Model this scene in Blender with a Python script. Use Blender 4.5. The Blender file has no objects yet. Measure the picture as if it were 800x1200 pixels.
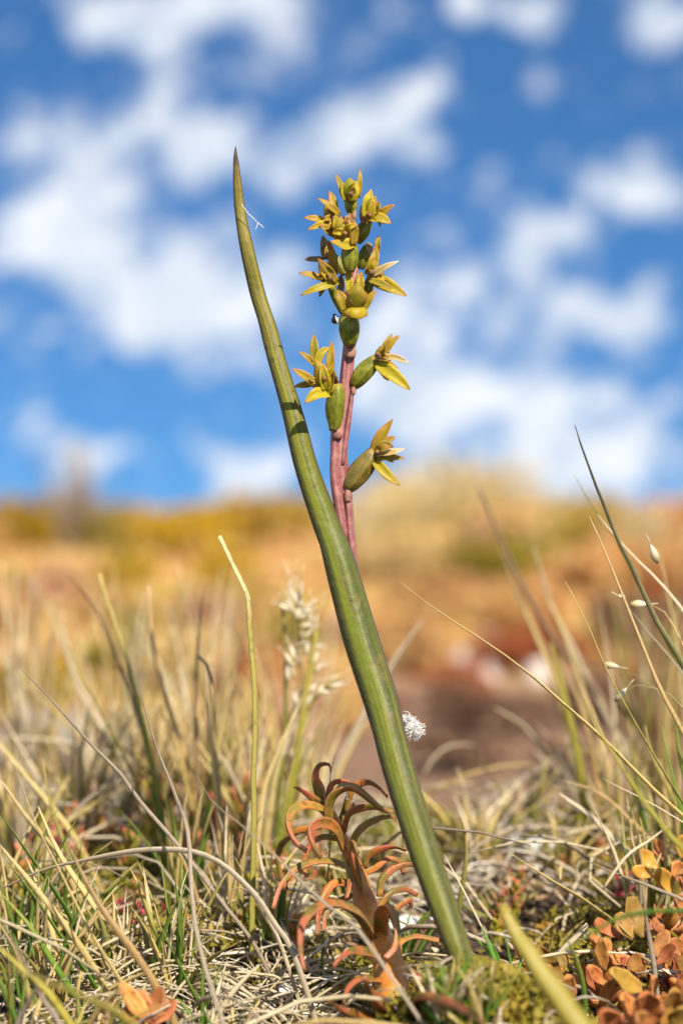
import bpy, math, random
import numpy as np
from mathutils import Vector, noise

# ---------------------------------------------------------------- camera, sky, sun, exposure
# One Blender unit is one decimetre: the orchid stands about a decimetre high.
S = bpy.context.scene
S.unit_settings.system = 'METRIC'
S.unit_settings.scale_length = 0.1
rng = random.Random(11)
nrg = np.random.default_rng(11)
COL = S.collection
F = 2500.0            # focal length in photograph pixels (photograph 800 x 1200)
FOCUS = 2.5
CAMZ = 0.52
cam_d = bpy.data.cameras.new('camera')
cam = bpy.data.objects.new('camera', cam_d)
COL.objects.link(cam)
cam.location = (0, -FOCUS, CAMZ)
cam.rotation_euler = (math.pi / 2, 0, 0)
cam_d.sensor_fit = 'VERTICAL'
cam_d.sensor_height = 36
cam_d.lens = 36 * F / 1200
cam_d.clip_start = 0.02
cam_d.clip_end = 20000
cam_d.dof.use_dof = True
cam_d.dof.focus_distance = FOCUS
cam_d.dof.aperture_fstop = 1.7
S.camera = cam

SUN_DIR = Vector((0.34, -0.64, 0.69)).normalized()
SUN_EL = math.asin(SUN_DIR.z)
SUN_AZ = math.atan2(SUN_DIR.x, SUN_DIR.y)
sun_d = bpy.data.lights.new('sun', 'SUN')
sun_d.energy = 5.0
sun_d.angle = math.radians(0.53)
sun_d.color = (1.0, 0.91, 0.76)
sun = bpy.data.objects.new('sun', sun_d)
COL.objects.link(sun)
sun.rotation_euler = (-SUN_DIR).to_track_quat('-Z', 'Y').to_euler()
sun.location = (3, -3, 8)

S.view_settings.view_transform = 'Standard'
S.view_settings.look = 'None'
S.view_settings.exposure = 0.80
S.view_settings.gamma = 1.0
S.view_settings.use_curve_mapping = False
S.render.engine = 'CYCLES'
S.cycles.use_denoising = True
S.cycles.denoiser = 'OPENIMAGEDENOISE'
S.cycles.max_bounces = 8
S.cycles.transparent_max_bounces = 8
S.cycles.sample_clamp_indirect = 6

W = bpy.data.worlds.new('World')
S.world = W
W.use_nodes = True


class G:
    """small node graph writer"""
    def __init__(self, tree):
        self.t = tree
        tree.nodes.clear()

    def n(self, kind, props=None, **ins):
        nd = self.t.nodes.new(kind)
        for k, v in (props or {}).items():
            setattr(nd, k, v)
        for k, v in ins.items():
            key = int(k[1:]) if k[0] == 'i' and k[1:].isdigit() else k.replace('_', ' ')
            sock = nd.inputs[key]
            if isinstance(v, bpy.types.NodeSocket):
                self.t.links.new(v, sock)
            else:
                sock.default_value = v
        return nd

    def math(self, op, a, b=0.0, c=None, clamp=False):
        kw = {'i0': a, 'i1': b}
        if c is not None:
            kw['i2'] = c
        return self.n('ShaderNodeMath', {'operation': op, 'use_clamp': clamp}, **kw).outputs[0]

    def vmath(self, op, a, b=(0, 0, 0), out=0):
        return self.n('ShaderNodeVectorMath', {'operation': op}, i0=a, i1=b).outputs[out]

    def mix(self, f, a, b, blend='MIX'):
        nd = self.t.nodes.new('ShaderNodeMix')
        nd.data_type = 'RGBA'
        nd.blend_type = blend
        for i, v in ((0, f), (6, a), (7, b)):
            if isinstance(v, bpy.types.NodeSocket):
                self.t.links.new(v, nd.inputs[i])
            else:
                nd.inputs[i].default_value = (*v, 1) if i > 0 and len(v) == 3 else v
        return nd.outputs[2]

    def ramp(self, f, stops, interp='LINEAR'):
        nd = self.n('ShaderNodeValToRGB', Fac=f)
        cr = nd.color_ramp
        cr.interpolation = interp
        while len(cr.elements) < len(stops):
            cr.elements.new(0.5)
        for e, (p, c) in zip(cr.elements, stops):
            e.position = p
            e.color = (*c, 1) if not isinstance(c, float) else (c, c, c, 1)
        return nd.outputs[0]

    def rng(self, v, a, b, c=0.0, d=1.0, smooth=True):
        nd = self.n('ShaderNodeMapRange', {'interpolation_type': 'SMOOTHSTEP' if smooth else 'LINEAR'}, i0=v, i1=a, i2=b, i3=c, i4=d)
        return nd.outputs[0]

    def noise(self, vec, scale, detail=3.0, rough=0.55, dist=0.0):
        return self.n('ShaderNodeTexNoise', Vector=vec, Scale=scale, Detail=detail, Roughness=rough, Distortion=dist)

    def link(self, a, b):
        self.t.links.new(a, b)


def build_world():
    g = G(W.node_tree)
    sky = g.n('ShaderNodeTexSky', {'sky_type': 'NISHITA', 'sun_disc': False, 'sun_elevation': SUN_EL, 'sun_rotation': SUN_AZ,
                                   'altitude': 1500.0, 'air_density': 1.0, 'dust_density': 0.15, 'ozone_density': 4.0})
    d = g.n('ShaderNodeTexCoord').outputs['Generated']
    # the slope faces upwards: the line of sight meets the sky well above the hazy horizon
    g.link(g.vmath('NORMALIZE', g.vmath('ADD', d, (0, 0, 0.13))), sky.inputs[0])
    # the thin mountain air makes a deep blue
    blue = g.mix(1.0, sky.outputs[0], SKY_TINT, 'MULTIPLY')
    warp = g.noise(d, 26.0, 4.0, 0.6)
    wv = g.vmath('MULTIPLY', g.vmath('SUBTRACT', warp.outputs['Color'], (0.5, 0.5, 0.5)), (0.075, 0.075, 0.06))
    p = g.vmath('ADD', d, wv)
    dens = None
    for (px, py, rx, ry, amt) in CLOUDS:
        c = Vector(((px - 400) / F, 1.0, (600 - py) / F)).normalized()
        q = g.vmath('MULTIPLY', g.vmath('SUBTRACT', p, tuple(c)), (F / rx, 1.0, F / ry))
        ln = g.vmath('LENGTH', q, out=1)
        b = g.math('MULTIPLY', g.rng(ln, 1.25, 0.0), amt)
        dens = b if dens is None else g.math('ADD', dens, b)
    # broken cumulus goes on all round the sky outside the part we look at
    fb = g.noise(g.n('ShaderNodeMapping', {'vector_type': 'TEXTURE'}, Vector=d, Rotation=(0, math.radians(-28), 0), Scale=(1.7, 1.0, 0.75)).outputs[0], 34.0, 6.0, 0.62)
    big = g.noise(d, 5.0, 3.0, 0.5)
    allround = g.rng(big.outputs['Fac'], 0.40, 0.58, 0.0, 1.0)
    cone = g.rng(g.vmath('DOT_PRODUCT', d, (0, 0.9928, 0.12), out=1), 0.955, 0.925)
    dens = g.math('ADD', g.math('MINIMUM', dens, 1.15), g.math('MULTIPLY', allround, cone))
    field = g.math('ADD', dens, g.math('MULTIPLY', g.math('SUBTRACT', fb.outputs['Fac'], 0.5), 1.55))
    wisp = g.noise(g.vmath('ADD', d, (3, 1, 7)), 75.0, 5.0, 0.6)
    field = g.math('ADD', field, g.math('MULTIPLY', g.math('SUBTRACT', wisp.outputs['Fac'], 0.5), 2.0))
    dens = g.math('MULTIPLY', g.rng(field, 0.10, 0.92), 0.96)
    cloudc = g.mix(g.rng(fb.outputs['Fac'], 0.35, 0.65), CLOUD_A, CLOUD_B)
    col = g.mix(dens, blue, cloudc)
    bg = g.n('ShaderNodeBackground', Color=col, Strength=0.05)
    out = g.n('ShaderNodeOutputWorld')
    g.link(bg.outputs[0], out.inputs[0])


SKY_TINT = (0.55, 0.99, 1.30)
CLOUD_A = (7.6, 8.8, 10.4)
CLOUD_B = (11.6, 12.0, 12.6)
# px, py, half-width, half-height (in photograph pixels, turned into directions), density
CLOUDS = [
    (150, 15, 85, 40, 1.0), (270, 20, 110, 62, 1.0), (160, 70, 50, 40, 0.55),
    (595, 12, 85, 40, 0.95), (790, 5, 60, 40, 0.95), (715, 110, 60, 40, 0.25),
    (215, 140, 85, 55, 0.85), (330, 185, 150, 50, 0.85), (450, 140, 105, 50, 0.85), (520, 105, 45, 32, 0.75), (505, 165, 45, 35, 0.5),
    (30, 150, 60, 55, 0.55), (110, 225, 95, 75, 0.9), (60, 285, 95, 60, 0.85), (170, 330, 120, 75, 0.9), (230, 385, 90, 60, 0.85),
    (15, 385, 60, 42, 0.9), (300, 330, 90, 70, 0.7), (130, 160, 60, 50, 0.4),
    (495, 280, 42, 42, 0.85), (560, 218, 38, 34, 0.45), (740, 222, 85, 48, 0.95), (640, 275, 85, 42, 0.95), (590, 330, 80, 50, 0.8),
    (470, 375, 110, 50, 0.8), (650, 385, 100, 45, 0.8), (745, 375, 90, 60, 0.7), (560, 455, 150, 55, 0.85), (700, 490, 130, 50, 0.75),
    (480, 480, 90, 80, 0.7), (620, 540, 180, 50, 0.75), (760, 545, 90, 50, 0.6),
    (70, 512, 45, 32, 0.75), (125, 518, 40, 34, 0.6), (270, 548, 90, 38, 0.6), (330, 470, 50, 60, 0.4), (300, 580, 80, 30, 0.3),
]
build_world()


# ---------------------------------------------------------------- helpers
def P(px, py, d=0.0):
    D = FOCUS + d
    return Vector(((px - 400) / F * D, d, CAMZ + (600 - py) / F * D))


_PD = [0, 1.2, 1.8, 2.2, 2.5, 2.8, 3.1, 3.35, 3.8, 4.6, 6, 8, 10, 12, 14, 16, 18, 24, 40, 100, 6000]
_PZ = [-.2, -.18, -.14, -.10, -.06, -.02, .02, .045, -.03, -.17, -.2, -.14, .00, .17, .32, .42, .44, .42, .40, .30, .30]


def H(x, y):
    D = y + FOCUS
    z = float(np.interp(D, _PD, _PZ))
    if D < 60:
        z += (0.032 if D < 3.6 else .02) * noise.noise((x * 5.5, y * 5.5, 0.3)) * min(1, max(0.2, D / 3))
        if D < 6:
            z += 0.016 * noise.noise((x * 15, y * 15, 4.3))
        if D > 4.2:
            k = min(1.0, (D - 4.2) / 6)
            z += k * 0.09 * noise.noise((x * 0.9, y * 0.9, 7.7)) + k * 0.05 * noise.noise((x * 2.6, y * 2.6, 1.7))
    if D < 3.2:   # the little mound the orchid stands on
        z += 0.10 * math.exp(-(((x - 0.140) / .12) ** 2 + ((y + .21) / .11) ** 2))
    if 9 < D < 60:
        z -= 0.07 * min(1, (D - 9) / 4) * max(0, min(1, (380 - (x / D * F + 400)) / 150))
    if 6 < D < 60:
        u = x / D * F + 400
        z += 0.24 * math.exp(-((u - 530) / 120) ** 2) * math.exp(-((D - 16) / 4) ** 2)
        z += 0.12 * math.exp(-((u - 800) / 60) ** 2) * math.exp(-((D - 16) / 4) ** 2)
    return z


def ground_at(px, row, dmin=4.7):
    D = dmin
    while D < 90:
        x = (px - 400) / F * D
        z = H(x, D - FOCUS)
        if 600 + (CAMZ - z) / D * F <= row:
            return Vector((x, D - FOCUS, z))
        D *= 1.01
    return Vector((x, D - FOCUS, z))


def near_ground(px, row):
    """ground point of the near hummock seen at a pixel"""
    D = 1.2
    while D < 3.6:
        x = (px - 400) / F * D
        z = H(x, D - FOCUS)
        if 600 + (CAMZ - z) / D * F <= row:
            break
        D += 0.004
    return Vector((x, D - FOCUS, z))


def smooth(pts, n):
    """Catmull-Rom through pts, n samples"""
    p = np.array([tuple(q) for q in pts], float)
    if len(p) == 2:
        t = np.linspace(0, 1, n)[:, None]
        return p[0] * (1 - t) + p[1] * t
    e = np.vstack([2 * p[0] - p[1], p, 2 * p[-1] - p[-2]])
    seg = np.linalg.norm(np.diff(p, axis=0), axis=1)
    cum = np.concatenate([[0], np.cumsum(seg)])
    out = []
    for s in np.linspace(0, cum[-1], n):
        i = min(len(p) - 2, int(np.searchsorted(cum, s, 'right') - 1))
        t = (s - cum[i]) / max(seg[i], 1e-9)
        a, b, c, d = e[i], e[i + 1], e[i + 2], e[i + 3]
        out.append(0.5 * (2 * b + (c - a) * t + (2 * a - 5 * b + 4 * c - d) * t * t + (3 * b - a - 3 * c + d) * t ** 3))
    return np.array(out)


def tube_geo(pts, radii, sides=6, flat=1.0, twist=0.0, ref=None):
    """closed tube; returns verts, faces, t, angle"""
    p = np.asarray(pts, float)
    n = len(p)
    r = np.asarray(radii, float)
    tan = np.gradient(p, axis=0)
    tan /= np.linalg.norm(tan, axis=1)[:, None] + 1e-12
    ref = np.array(ref if ref is not None else (0, -1, 0.15), float)
    V, T, A = [], [], []
    prev = None
    for i in range(n):
        u = ref - tan[i] * ref.dot(tan[i]) if prev is None else prev - tan[i] * prev.dot(tan[i])
        ln = np.linalg.norm(u)
        if ln < 1e-6:
            u = np.cross(tan[i], (1, 0, 0.01)); ln = np.linalg.norm(u)
        u /= ln
        prev = u
        v = np.cross(tan[i], u)
        for k in range(sides):
            a = 2 * math.pi * k / sides
            c, s = math.cos(a), math.sin(a)
            tw = twist * i / max(1, n - 1)
            uu = u * math.cos(tw) + v * math.sin(tw)
            vv = -u * math.sin(tw) + v * math.cos(tw)
            V.append(p[i] + r[i] * (vv * c + uu * s * flat))
            T.append(i / (n - 1)); A.append(a)
    Fc = []
    for i in range(n - 1):
        for k in range(sides):
            k2 = (k + 1) % sides
            Fc.append((i * sides + k, i * sides + k2, (i + 1) * sides + k2, (i + 1) * sides + k))
    Fc.append(tuple(range(sides - 1, -1, -1)))
    Fc.append(tuple(range((n - 1) * sides, n * sides)))
    return V, Fc, T, A


WAVE = 0.16


def lamina_geo(pts, width, normal, thick=0.002, cup=0.0, na=5, roll=0.0):
    """a leaf or petal: centre line pts, width(t) full width, normal hint; closed two-sided shell"""
    p = np.asarray(pts, float)
    n = len(p)
    tan = np.gradient(p, axis=0)
    tan /= np.linalg.norm(tan, axis=1)[:, None] + 1e-12
    nh = np.array(tuple(normal), float)
    V, T, A = [], [], []
    prev = None
    tops = []
    ph = float(nrg.uniform(0, 100))
    for i in range(n):
        t = i / (n - 1)
        base = nh if prev is None else prev
        nn = base - tan[i] * base.dot(tan[i])
        nn /= np.linalg.norm(nn) + 1e-9
        prev = nn
        sd = np.cross(tan[i], nn)
        if roll:
            a = roll * t
            nn, sd = nn * math.cos(a) + sd * math.sin(a), sd * math.cos(a) - nn * math.sin(a)
        w = width(t)
        row = []
        for j in range(na):
            s = -1 + 2 * j / (na - 1)
            off = cup * w * (s * s - 0.35) + WAVE * w * s * s * noise.noise((t * 3.5 + ph, s * 1.3, 0.5)) * 2
            off += WAVE * w * s * noise.noise((t * 2.2, ph, 3.5))
            row.append((p[i] + sd * s * w / 2 * (1 - 0.25 * abs(cup) * s * s) + nn * off, nn, s, t))
        tops.append(row)
    for sgn in (1, -1):
        for row in tops:
            for (q, nn, s, t) in row:
                V.append(q + nn * sgn * thick * 0.5 * (1 - 0.75 * s * s)); T.append(t); A.append(abs(s))
    off = n * na
    Fc = []
    for i in range(n - 1):
        for j in range(na - 1):
            a, b, c, d = i * na + j, i * na + j + 1, (i + 1) * na + j + 1, (i + 1) * na + j
            Fc.append((a, b, c, d)); Fc.append((off + d, off + c, off + b, off + a))
        a, d = i * na, (i + 1) * na
        Fc.append((a, d, off + d, off + a))
        a, d = i * na + na - 1, (i + 1) * na + na - 1
        Fc.append((d, a, off + a, off + d))
    for j in range(na - 1):
        Fc.append((j + 1, j, off + j, off + j + 1))
        a = (n - 1) * na + j
        Fc.append((a, a + 1, off + a + 1, off + a))
    return V, Fc, T, A


def lathe_geo(a, b, prof, sides=14, rings=11, ridge=0.0, nr=6, ph=0.0):
    a, b = np.array(tuple(a), float), np.array(tuple(b), float)
    ax = b - a
    ln = np.linalg.norm(ax)
    ax /= ln
    u = np.cross(ax, (0.3, 1, 0.1)); u /= np.linalg.norm(u)
    v = np.cross(ax, u)
    V, T, A = [], [], []
    for i in range(rings):
        t = i / (rings - 1)
        r = prof(t)
        for k in range(sides):
            an = 2 * math.pi * k / sides
            rr = r * (1 + ridge * math.cos(nr * an + ph))
            V.append(a + ax * ln * t + (u * math.cos(an) + v * math.sin(an)) * rr)
            T.append(t); A.append(0.5 + 0.5 * math.cos(nr * an + ph))
    Fc = []
    for i in range(rings - 1):
        for k in range(sides):
            k2 = (k + 1) % sides
            Fc.append((i * sides + k, i * sides + k2, (i + 1) * sides + k2, (i + 1) * sides + k))
    Fc.append(tuple(range(sides - 1, -1, -1)))
    Fc.append(tuple(range((rings - 1) * sides, rings * sides)))
    return V, Fc, T, A


def join(*geos):
    V, Fc, T, A = [], [], [], []
    for g in geos:
        o = len(V)
        V += list(g[0]); T += list(g[2]); A += list(g[3])
        Fc += [tuple(i + o for i in f) for f in g[1]]
    return V, Fc, T, A


def mesh_of(name, geo, smooth_faces=True):
    V, Fc, T, A = geo
    me = bpy.data.meshes.new(name)
    me.from_pydata([tuple(map(float, v)) for v in V], [], Fc)
    at = me.attributes.new('t', 'FLOAT', 'POINT'); at.data.foreach_set('value', np.asarray(T, np.float32))
    at = me.attributes.new('a', 'FLOAT', 'POINT'); at.data.foreach_set('value', np.asarray(A, np.float32))
    if smooth_faces:
        me.polygons.foreach_set('use_smooth', [True] * len(me.polygons))
    me.update()
    return me


def obj(name, geo, mat, parent=None, smooth_faces=True):
    me = geo if isinstance(geo, bpy.types.Mesh) else mesh_of(name, geo, smooth_faces)
    if mat is not None and not me.materials:
        me.materials.append(mat)
    o = bpy.data.objects.new(name, me)
    COL.objects.link(o)
    if parent:
        o.parent = parent
        o.matrix_parent_inverse = parent.matrix_world.inverted()
    return o


def tag(o, label, cat, group=None, kind=None):
    if label:
        o['label'] = label
    if cat:
        o['category'] = cat
    if group:
        o['group'] = group
    if kind:
        o['kind'] = kind
    return o


def empty(name, loc, label=None, cat=None, group=None, parent=None):
    e = bpy.data.objects.new(name, None)
    e.empty_display_size = 0.02
    COL.objects.link(e)
    e.location = loc
    bpy_update(e)
    if parent:
        e.parent = parent
        e.matrix_parent_inverse = parent.matrix_world.inverted()
    tag(e, label, cat, group)
    return e


def bpy_update(e):
    from mathutils import Matrix
    e.matrix_world = Matrix.Translation(e.location)


# ---------------------------------------------------------------- materials
def leafy(name, build, rough=0.5, trans=0.25, spec=0.3, bump=0.0, bscale=60.0, stretch=None):
    """build(g, t, a, rnd, coord) -> base colour socket"""
    m = bpy.data.materials.new(name)
    m.use_nodes = True
    g = G(m.node_tree)
    t = g.n('ShaderNodeAttribute', {'attribute_name': 't'}).outputs['Fac']
    a = g.n('ShaderNodeAttribute', {'attribute_name': 'a'}).outputs['Fac']
    rnd = g.n('ShaderNodeObjectInfo').outputs['Random']
    co = g.n('ShaderNodeTexCoord').outputs['Object']
    col = build(g, t, a, rnd, co)
    kw = {}
    if bump:
        nz = g.noise(co, bscale, 4.0)
        kw['Normal'] = g.n('ShaderNodeBump', Height=nz.outputs['Fac'], Strength=bump, Distance=0.004).outputs[0]
    pb = g.n('ShaderNodeBsdfPrincipled', Base_Color=col, Roughness=rough, **kw)
    pb.inputs['Specular IOR Level'].default_value = spec
    out = g.n('ShaderNodeOutputMaterial')
    if trans:
        tr = g.n('ShaderNodeBsdfTranslucent', Color=col)
        mx = g.n('ShaderNodeMixShader', Fac=trans, i1=pb.outputs[0], i2=tr.outputs[0])
        g.link(mx.outputs[0], out.inputs[0])
    else:
        g.link(pb.outputs[0], out.inputs[0])
    return m


def var(g, col, rnd, amt=0.3):
    return g.n('ShaderNodeHueSaturation', Hue=g.rng(rnd, 0, 1, 0.5 - 0.007, 0.5 + 0.007, False), Saturation=1.0,
               Value=g.rng(g.math('FRACT', g.math('MULTIPLY', rnd, 7.31)), 0, 1, 1 - amt, 1 + amt, False), Fac=1.0, Color=col).outputs[0]


def blade_mat(name, base, mid, tip, rough=0.45, trans=0.25, amt=0.22, stops=(0.05, 0.5, 0.95), mixn=0.5):
    def b(g, t, a, rnd, co):
        nz = g.noise(co, 40.0, 3.0).outputs['Fac']
        tt = g.math('ADD', t, g.math('MULTIPLY', g.math('SUBTRACT', nz, 0.5), mixn))
        c = g.ramp(tt, [(stops[0], base), (stops[1], mid), (stops[2], tip)])
        # fine ribs that run along the blade
        rib = g.math('SINE', g.math('MULTIPLY', a, 9.0))
        c = g.mix(g.rng(rib, -0.2, 0.9, 0.0, 0.35), c, tuple(x * 0.45 for x in mid))
        fl = g.noise(co, 170.0, 2.0).outputs['Fac']
        c = g.mix(g.rng(fl, 0.56, 0.68, 0.0, 0.4), c, tuple(x * 0.4 for x in base))
        return var(g, c, rnd, amt)
    return leafy(name, b, rough, trans)


M = {}
M['straw'] = blade_mat('straw', (0.44, 0.31, 0.10), (0.64, 0.49, 0.20), (0.70, 0.55, 0.27), trans=.35)
M['gold'] = blade_mat('gold_straw', (0.44, 0.31, 0.09), (0.60, 0.45, 0.16), (0.66, 0.52, 0.24))
M['grey'] = blade_mat('grey_straw', (0.36, 0.28, 0.19), (0.46, 0.38, 0.28), (0.30, 0.22, 0.15))
M['pale'] = blade_mat('pale_straw', (0.58, 0.47, 0.29), (0.74, 0.63, 0.43), (0.74, 0.62, 0.42), trans=.35)
M['brown'] = blade_mat('brown_blade', (0.32, 0.22, 0.10), (0.28, 0.19, 0.11), (0.26, 0.17, 0.11))
M['olive'] = blade_mat('olive_blade', (0.15, 0.20, 0.025), (0.27, 0.26, 0.045), (0.52, 0.40, 0.14), trans=0.35)
M['green'] = blade_mat('green_blade', (0.09, 0.19, 0.02), (0.14, 0.25, 0.03), (0.30, 0.33, 0.07), trans=0.4)
M['bright'] = blade_mat('bright_green_blade', (0.08, 0.24, 0.02), (0.12, 0.34, 0.03), (0.20, 0.40, 0.05), trans=0.4)
M['tan'] = blade_mat('tan_blade', (0.36, 0.22, 0.07), (0.48, 0.32, 0.13), (0.55, 0.38, 0.19))
M['darktip'] = blade_mat('dark_tipped_blade', (0.30, 0.32, 0.06), (0.34, 0.30, 0.12), (0.07, 0.065, 0.06))
M['bent'] = blade_mat('bent_straw', (0.38, 0.33, 0.07), (0.52, 0.42, 0.11), (0.80, 0.66, 0.36), stops=(0.1, 0.80, 0.87), mixn=0.1)
M['yolive'] = blade_mat('yellow_olive_blade', (0.25, 0.24, 0.02), (0.42, 0.36, 0.05), (0.50, 0.42, 0.09), trans=0.4)


def orchid_leaf_col(g, t, a, rnd, co):
    lo = g.ramp(t, [(0.0, (0.13, 0.13, 0.015)), (0.12, (0.105, 0.115, 0.010)), (0.5, (0.125, 0.15, 0.012)), (0.72, (0.19, 0.175, 0.015)),
                    (0.92, (0.24, 0.185, 0.018)), (0.965, (0.22, 0.145, 0.024)), (0.982, (0.06, 0.025, 0.025)), (1.0, (0.02, 0.008, 0.010))])
    # lengthwise veins and flecks: coordinates of angle and length, so they run with the leaf
    cv = g.n('ShaderNodeCombineXYZ', X=g.math('MULTIPLY', g.math('COSINE', a), 2.2), Y=g.math('MULTIPLY', g.math('SINE', a), 2.2), Z=g.math('MULTIPLY', t, 1.6)).outputs[0]
    st = g.noise(cv, 2.0, 5.0, 0.65).outputs['Fac']
    c = g.mix(g.rng(st, 0.45, 0.62, 0.0, 0.65), lo, (0.038, 0.044, 0.007))
    st2 = g.noise(g.vmath('ADD', cv, (7, 3, 1)), 3.0, 4.0, 0.6).outputs['Fac']
    c = g.mix(g.rng(st2, 0.46, 0.68, 0.0, 0.5), c, (0.19, 0.19, 0.018))
    # purple flush along one flank
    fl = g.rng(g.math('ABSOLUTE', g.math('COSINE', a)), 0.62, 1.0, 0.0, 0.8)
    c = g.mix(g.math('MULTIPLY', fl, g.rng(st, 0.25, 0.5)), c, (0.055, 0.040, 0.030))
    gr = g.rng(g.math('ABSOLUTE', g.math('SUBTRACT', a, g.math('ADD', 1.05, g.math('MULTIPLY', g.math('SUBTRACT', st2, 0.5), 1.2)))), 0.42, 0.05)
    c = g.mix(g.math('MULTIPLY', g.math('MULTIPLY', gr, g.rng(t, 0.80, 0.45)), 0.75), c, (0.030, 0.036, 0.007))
    c = g.mix(g.math('MULTIPLY', g.rng(g.math('COSINE', a), -0.35, -0.85), 0.6), c, (0.040, 0.040, 0.018))  # left side darkened in the colour, as shade away from the sun
    blot = g.noise(co, 16.0, 5.0, 0.65).outputs['Fac']
    c = g.mix(g.rng(blot, 0.54, 0.68, 0.0, 0.55), c, (0.16, 0.11, 0.03))
    mar = g.noise(g.vmath('ADD', cv, (2, 9, 4)), 2.6, 5.0, 0.65).outputs['Fac']
    c = g.mix(g.rng(mar, 0.52, 0.64, 0.0, 0.65), c, (0.055, 0.030, 0.018))
    pit = g.noise(co, 75.0, 2.0, 0.5).outputs['Fac']
    c = g.mix(g.rng(pit, 0.69, 0.74, 0.0, 0.6), c, (0.05, 0.025, 0.015))
    sp = g.noise(co, 260.0, 2.0).outputs['Fac']
    c = g.mix(g.rng(sp, 0.62, 0.74, 0.0, 0.15), c, (0.42, 0.40, 0.22))
    return c


FLANK = 3.0
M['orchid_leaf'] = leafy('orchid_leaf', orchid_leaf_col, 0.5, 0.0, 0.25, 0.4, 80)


def stem_col(g, t, a, rnd, co):
    n = g.noise(co, 90.0, 3.0).outputs['Fac']
    c = g.ramp(n, [(0.35, (0.20, 0.060, 0.065)), (0.55, (0.29, 0.10, 0.10)), (0.7, (0.38, 0.18, 0.14))])
    rib = g.math('SINE', g.math('MULTIPLY', a, 5.0))
    return g.mix(g.rng(rib, 0.3, 1.0, 0, 0.4), c, (0.42, 0.24, 0.21))


M['stem'] = leafy('flower_stalk', stem_col, 0.42, 0.08, 0.35, 0.3, 90)
M['bract'] = leafy('bract', lambda g, t, a, r, co: g.ramp(g.noise(co, 90.0).outputs['Fac'], [(0.3, (0.28, 0.11, 0.09)), (0.7, (0.48, 0.27, 0.19))]), 0.45, 0.2)


def ovary_col(g, t, a, rnd, co):
    n = g.noise(co, 110.0, 3.0).outputs['Fac']
    c = g.ramp(n, [(0.3, (0.10, 0.105, 0.009)), (0.55, (0.20, 0.21, 0.016)), (0.75, (0.34, 0.27, 0.04))])
    c = g.mix(g.rng(a, 0.6, 1.0, 0, 0.45), c, (0.30, 0.31, 0.05))
    c = g.mix(g.rng(t, 0.12, 0.0, 0, 0.6), c, (0.30, 0.14, 0.09))
    return g.mix(g.rng(t, 0.86, 1.0, 0, 0.7), c, (0.36, 0.25, 0.05))


M['ovary'] = leafy('ovary', ovary_col, 0.45, 0.2, 0.35, 0.35, 90)
def ovary_brown_col(g, t, a, rnd, co):
    n = g.noise(co, 80.0, 3.0).outputs['Fac']
    c = g.ramp(n, [(0.3, (0.10, 0.085, 0.012)), (0.6, (0.20, 0.14, 0.025)), (0.75, (0.32, 0.19, 0.05))])
    return g.mix(g.rng(a, 0.6, 1.0, 0, 0.35), c, (0.30, 0.24, 0.05))
M['ovary_brown'] = leafy('brown_ovary', ovary_brown_col, 0.35, 0.1, 0.5, 0.15, 90)


def tepal(name, mid, edge, tip):
    def b(g, t, a, rnd, co):
        n = g.noise(co, 130.0, 3.0).outputs['Fac']
        c = g.mix(g.rng(a, 0.25, 0.95), mid, edge)
        c = g.mix(g.rng(g.math('ADD', t, g.math('MULTIPLY', g.math('SUBTRACT', n, 0.5), 0.6)), 0.6, 1.05, 0, 0.85), c, tip)
        c = g.mix(g.rng(n, 0.55, 0.75, 0, 0.35), c, tuple(x * 0.6 for x in edge))
        return var(g, c, rnd, 0.12)
    return leafy(name, b, 0.42, 0.48, 0.3, 0.3, 110)


M['yellow'] = tepal('yellow_tepal', (0.50, 0.40, 0.022), (0.60, 0.43, 0.030), (0.54, 0.30, 0.04))
M['orange'] = tepal('orange_tepal', (0.44, 0.32, 0.028), (0.54, 0.30, 0.050), (0.46, 0.19, 0.05))
M['olive_t'] = tepal('olive_tepal', (0.34, 0.29, 0.030), (0.50, 0.37, 0.045), (0.40, 0.20, 0.06))
M['grey_t'] = tepal('grey_tepal', (0.34, 0.28, 0.16), (0.46, 0.38, 0.24), (0.34, 0.22, 0.18))
M['white_t'] = tepal('pale_tepal', (0.60, 0.44, 0.15), (0.70, 0.56, 0.34), (0.80, 0.72, 0.62))
M['hood'] = tepal('hood_tepal', (0.34, 0.29, 0.022), (0.60, 0.33, 0.055), (0.52, 0.30, 0.06))
M['hood_y'] = tepal('yellow_hood', (0.28, 0.31, 0.02), (0.54, 0.45, 0.03), (0.50, 0.38, 0.04))
M['withered'] = leafy('withered_flower', lambda g, t, a, r, co: g.ramp(g.noise(co, 120.0).outputs['Fac'], [(0.35, (0.06, 0.025, 0.012)), (0.55, (0.26, 0.13, 0.05)), (0.75, (0.5, 0.32, 0.15))]), 0.5, 0.1, bump=0.6, bscale=120)


def curly_col(g, t, a, rnd, co):
    n = g.noise(co, 30.0, 3.0).outputs['Fac']
    c = g.ramp(t, [(0.0, (0.50, 0.20, 0.026)), (0.35, (0.42, 0.16, 0.032)), (0.75, (0.44, 0.115, 0.055)), (1.0, (0.60, 0.21, 0.13))])
    c = g.mix(g.rng(n, 0.42, 0.56, 0, 0.85), c, (0.15, 0.14, 0.018))
    n2 = g.noise(co, 120.0, 3.0).outputs['Fac']
    c = g.mix(g.rng(n2, 0.55, 0.7, 0, 0.5), c, (0.16, 0.04, 0.02))
    c = g.mix(g.rng(a, 0.75, 1.0, 0, 0.6), c, (0.50, 0.20, 0.10))
    return var(g, c, rnd, 0.2)


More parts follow.
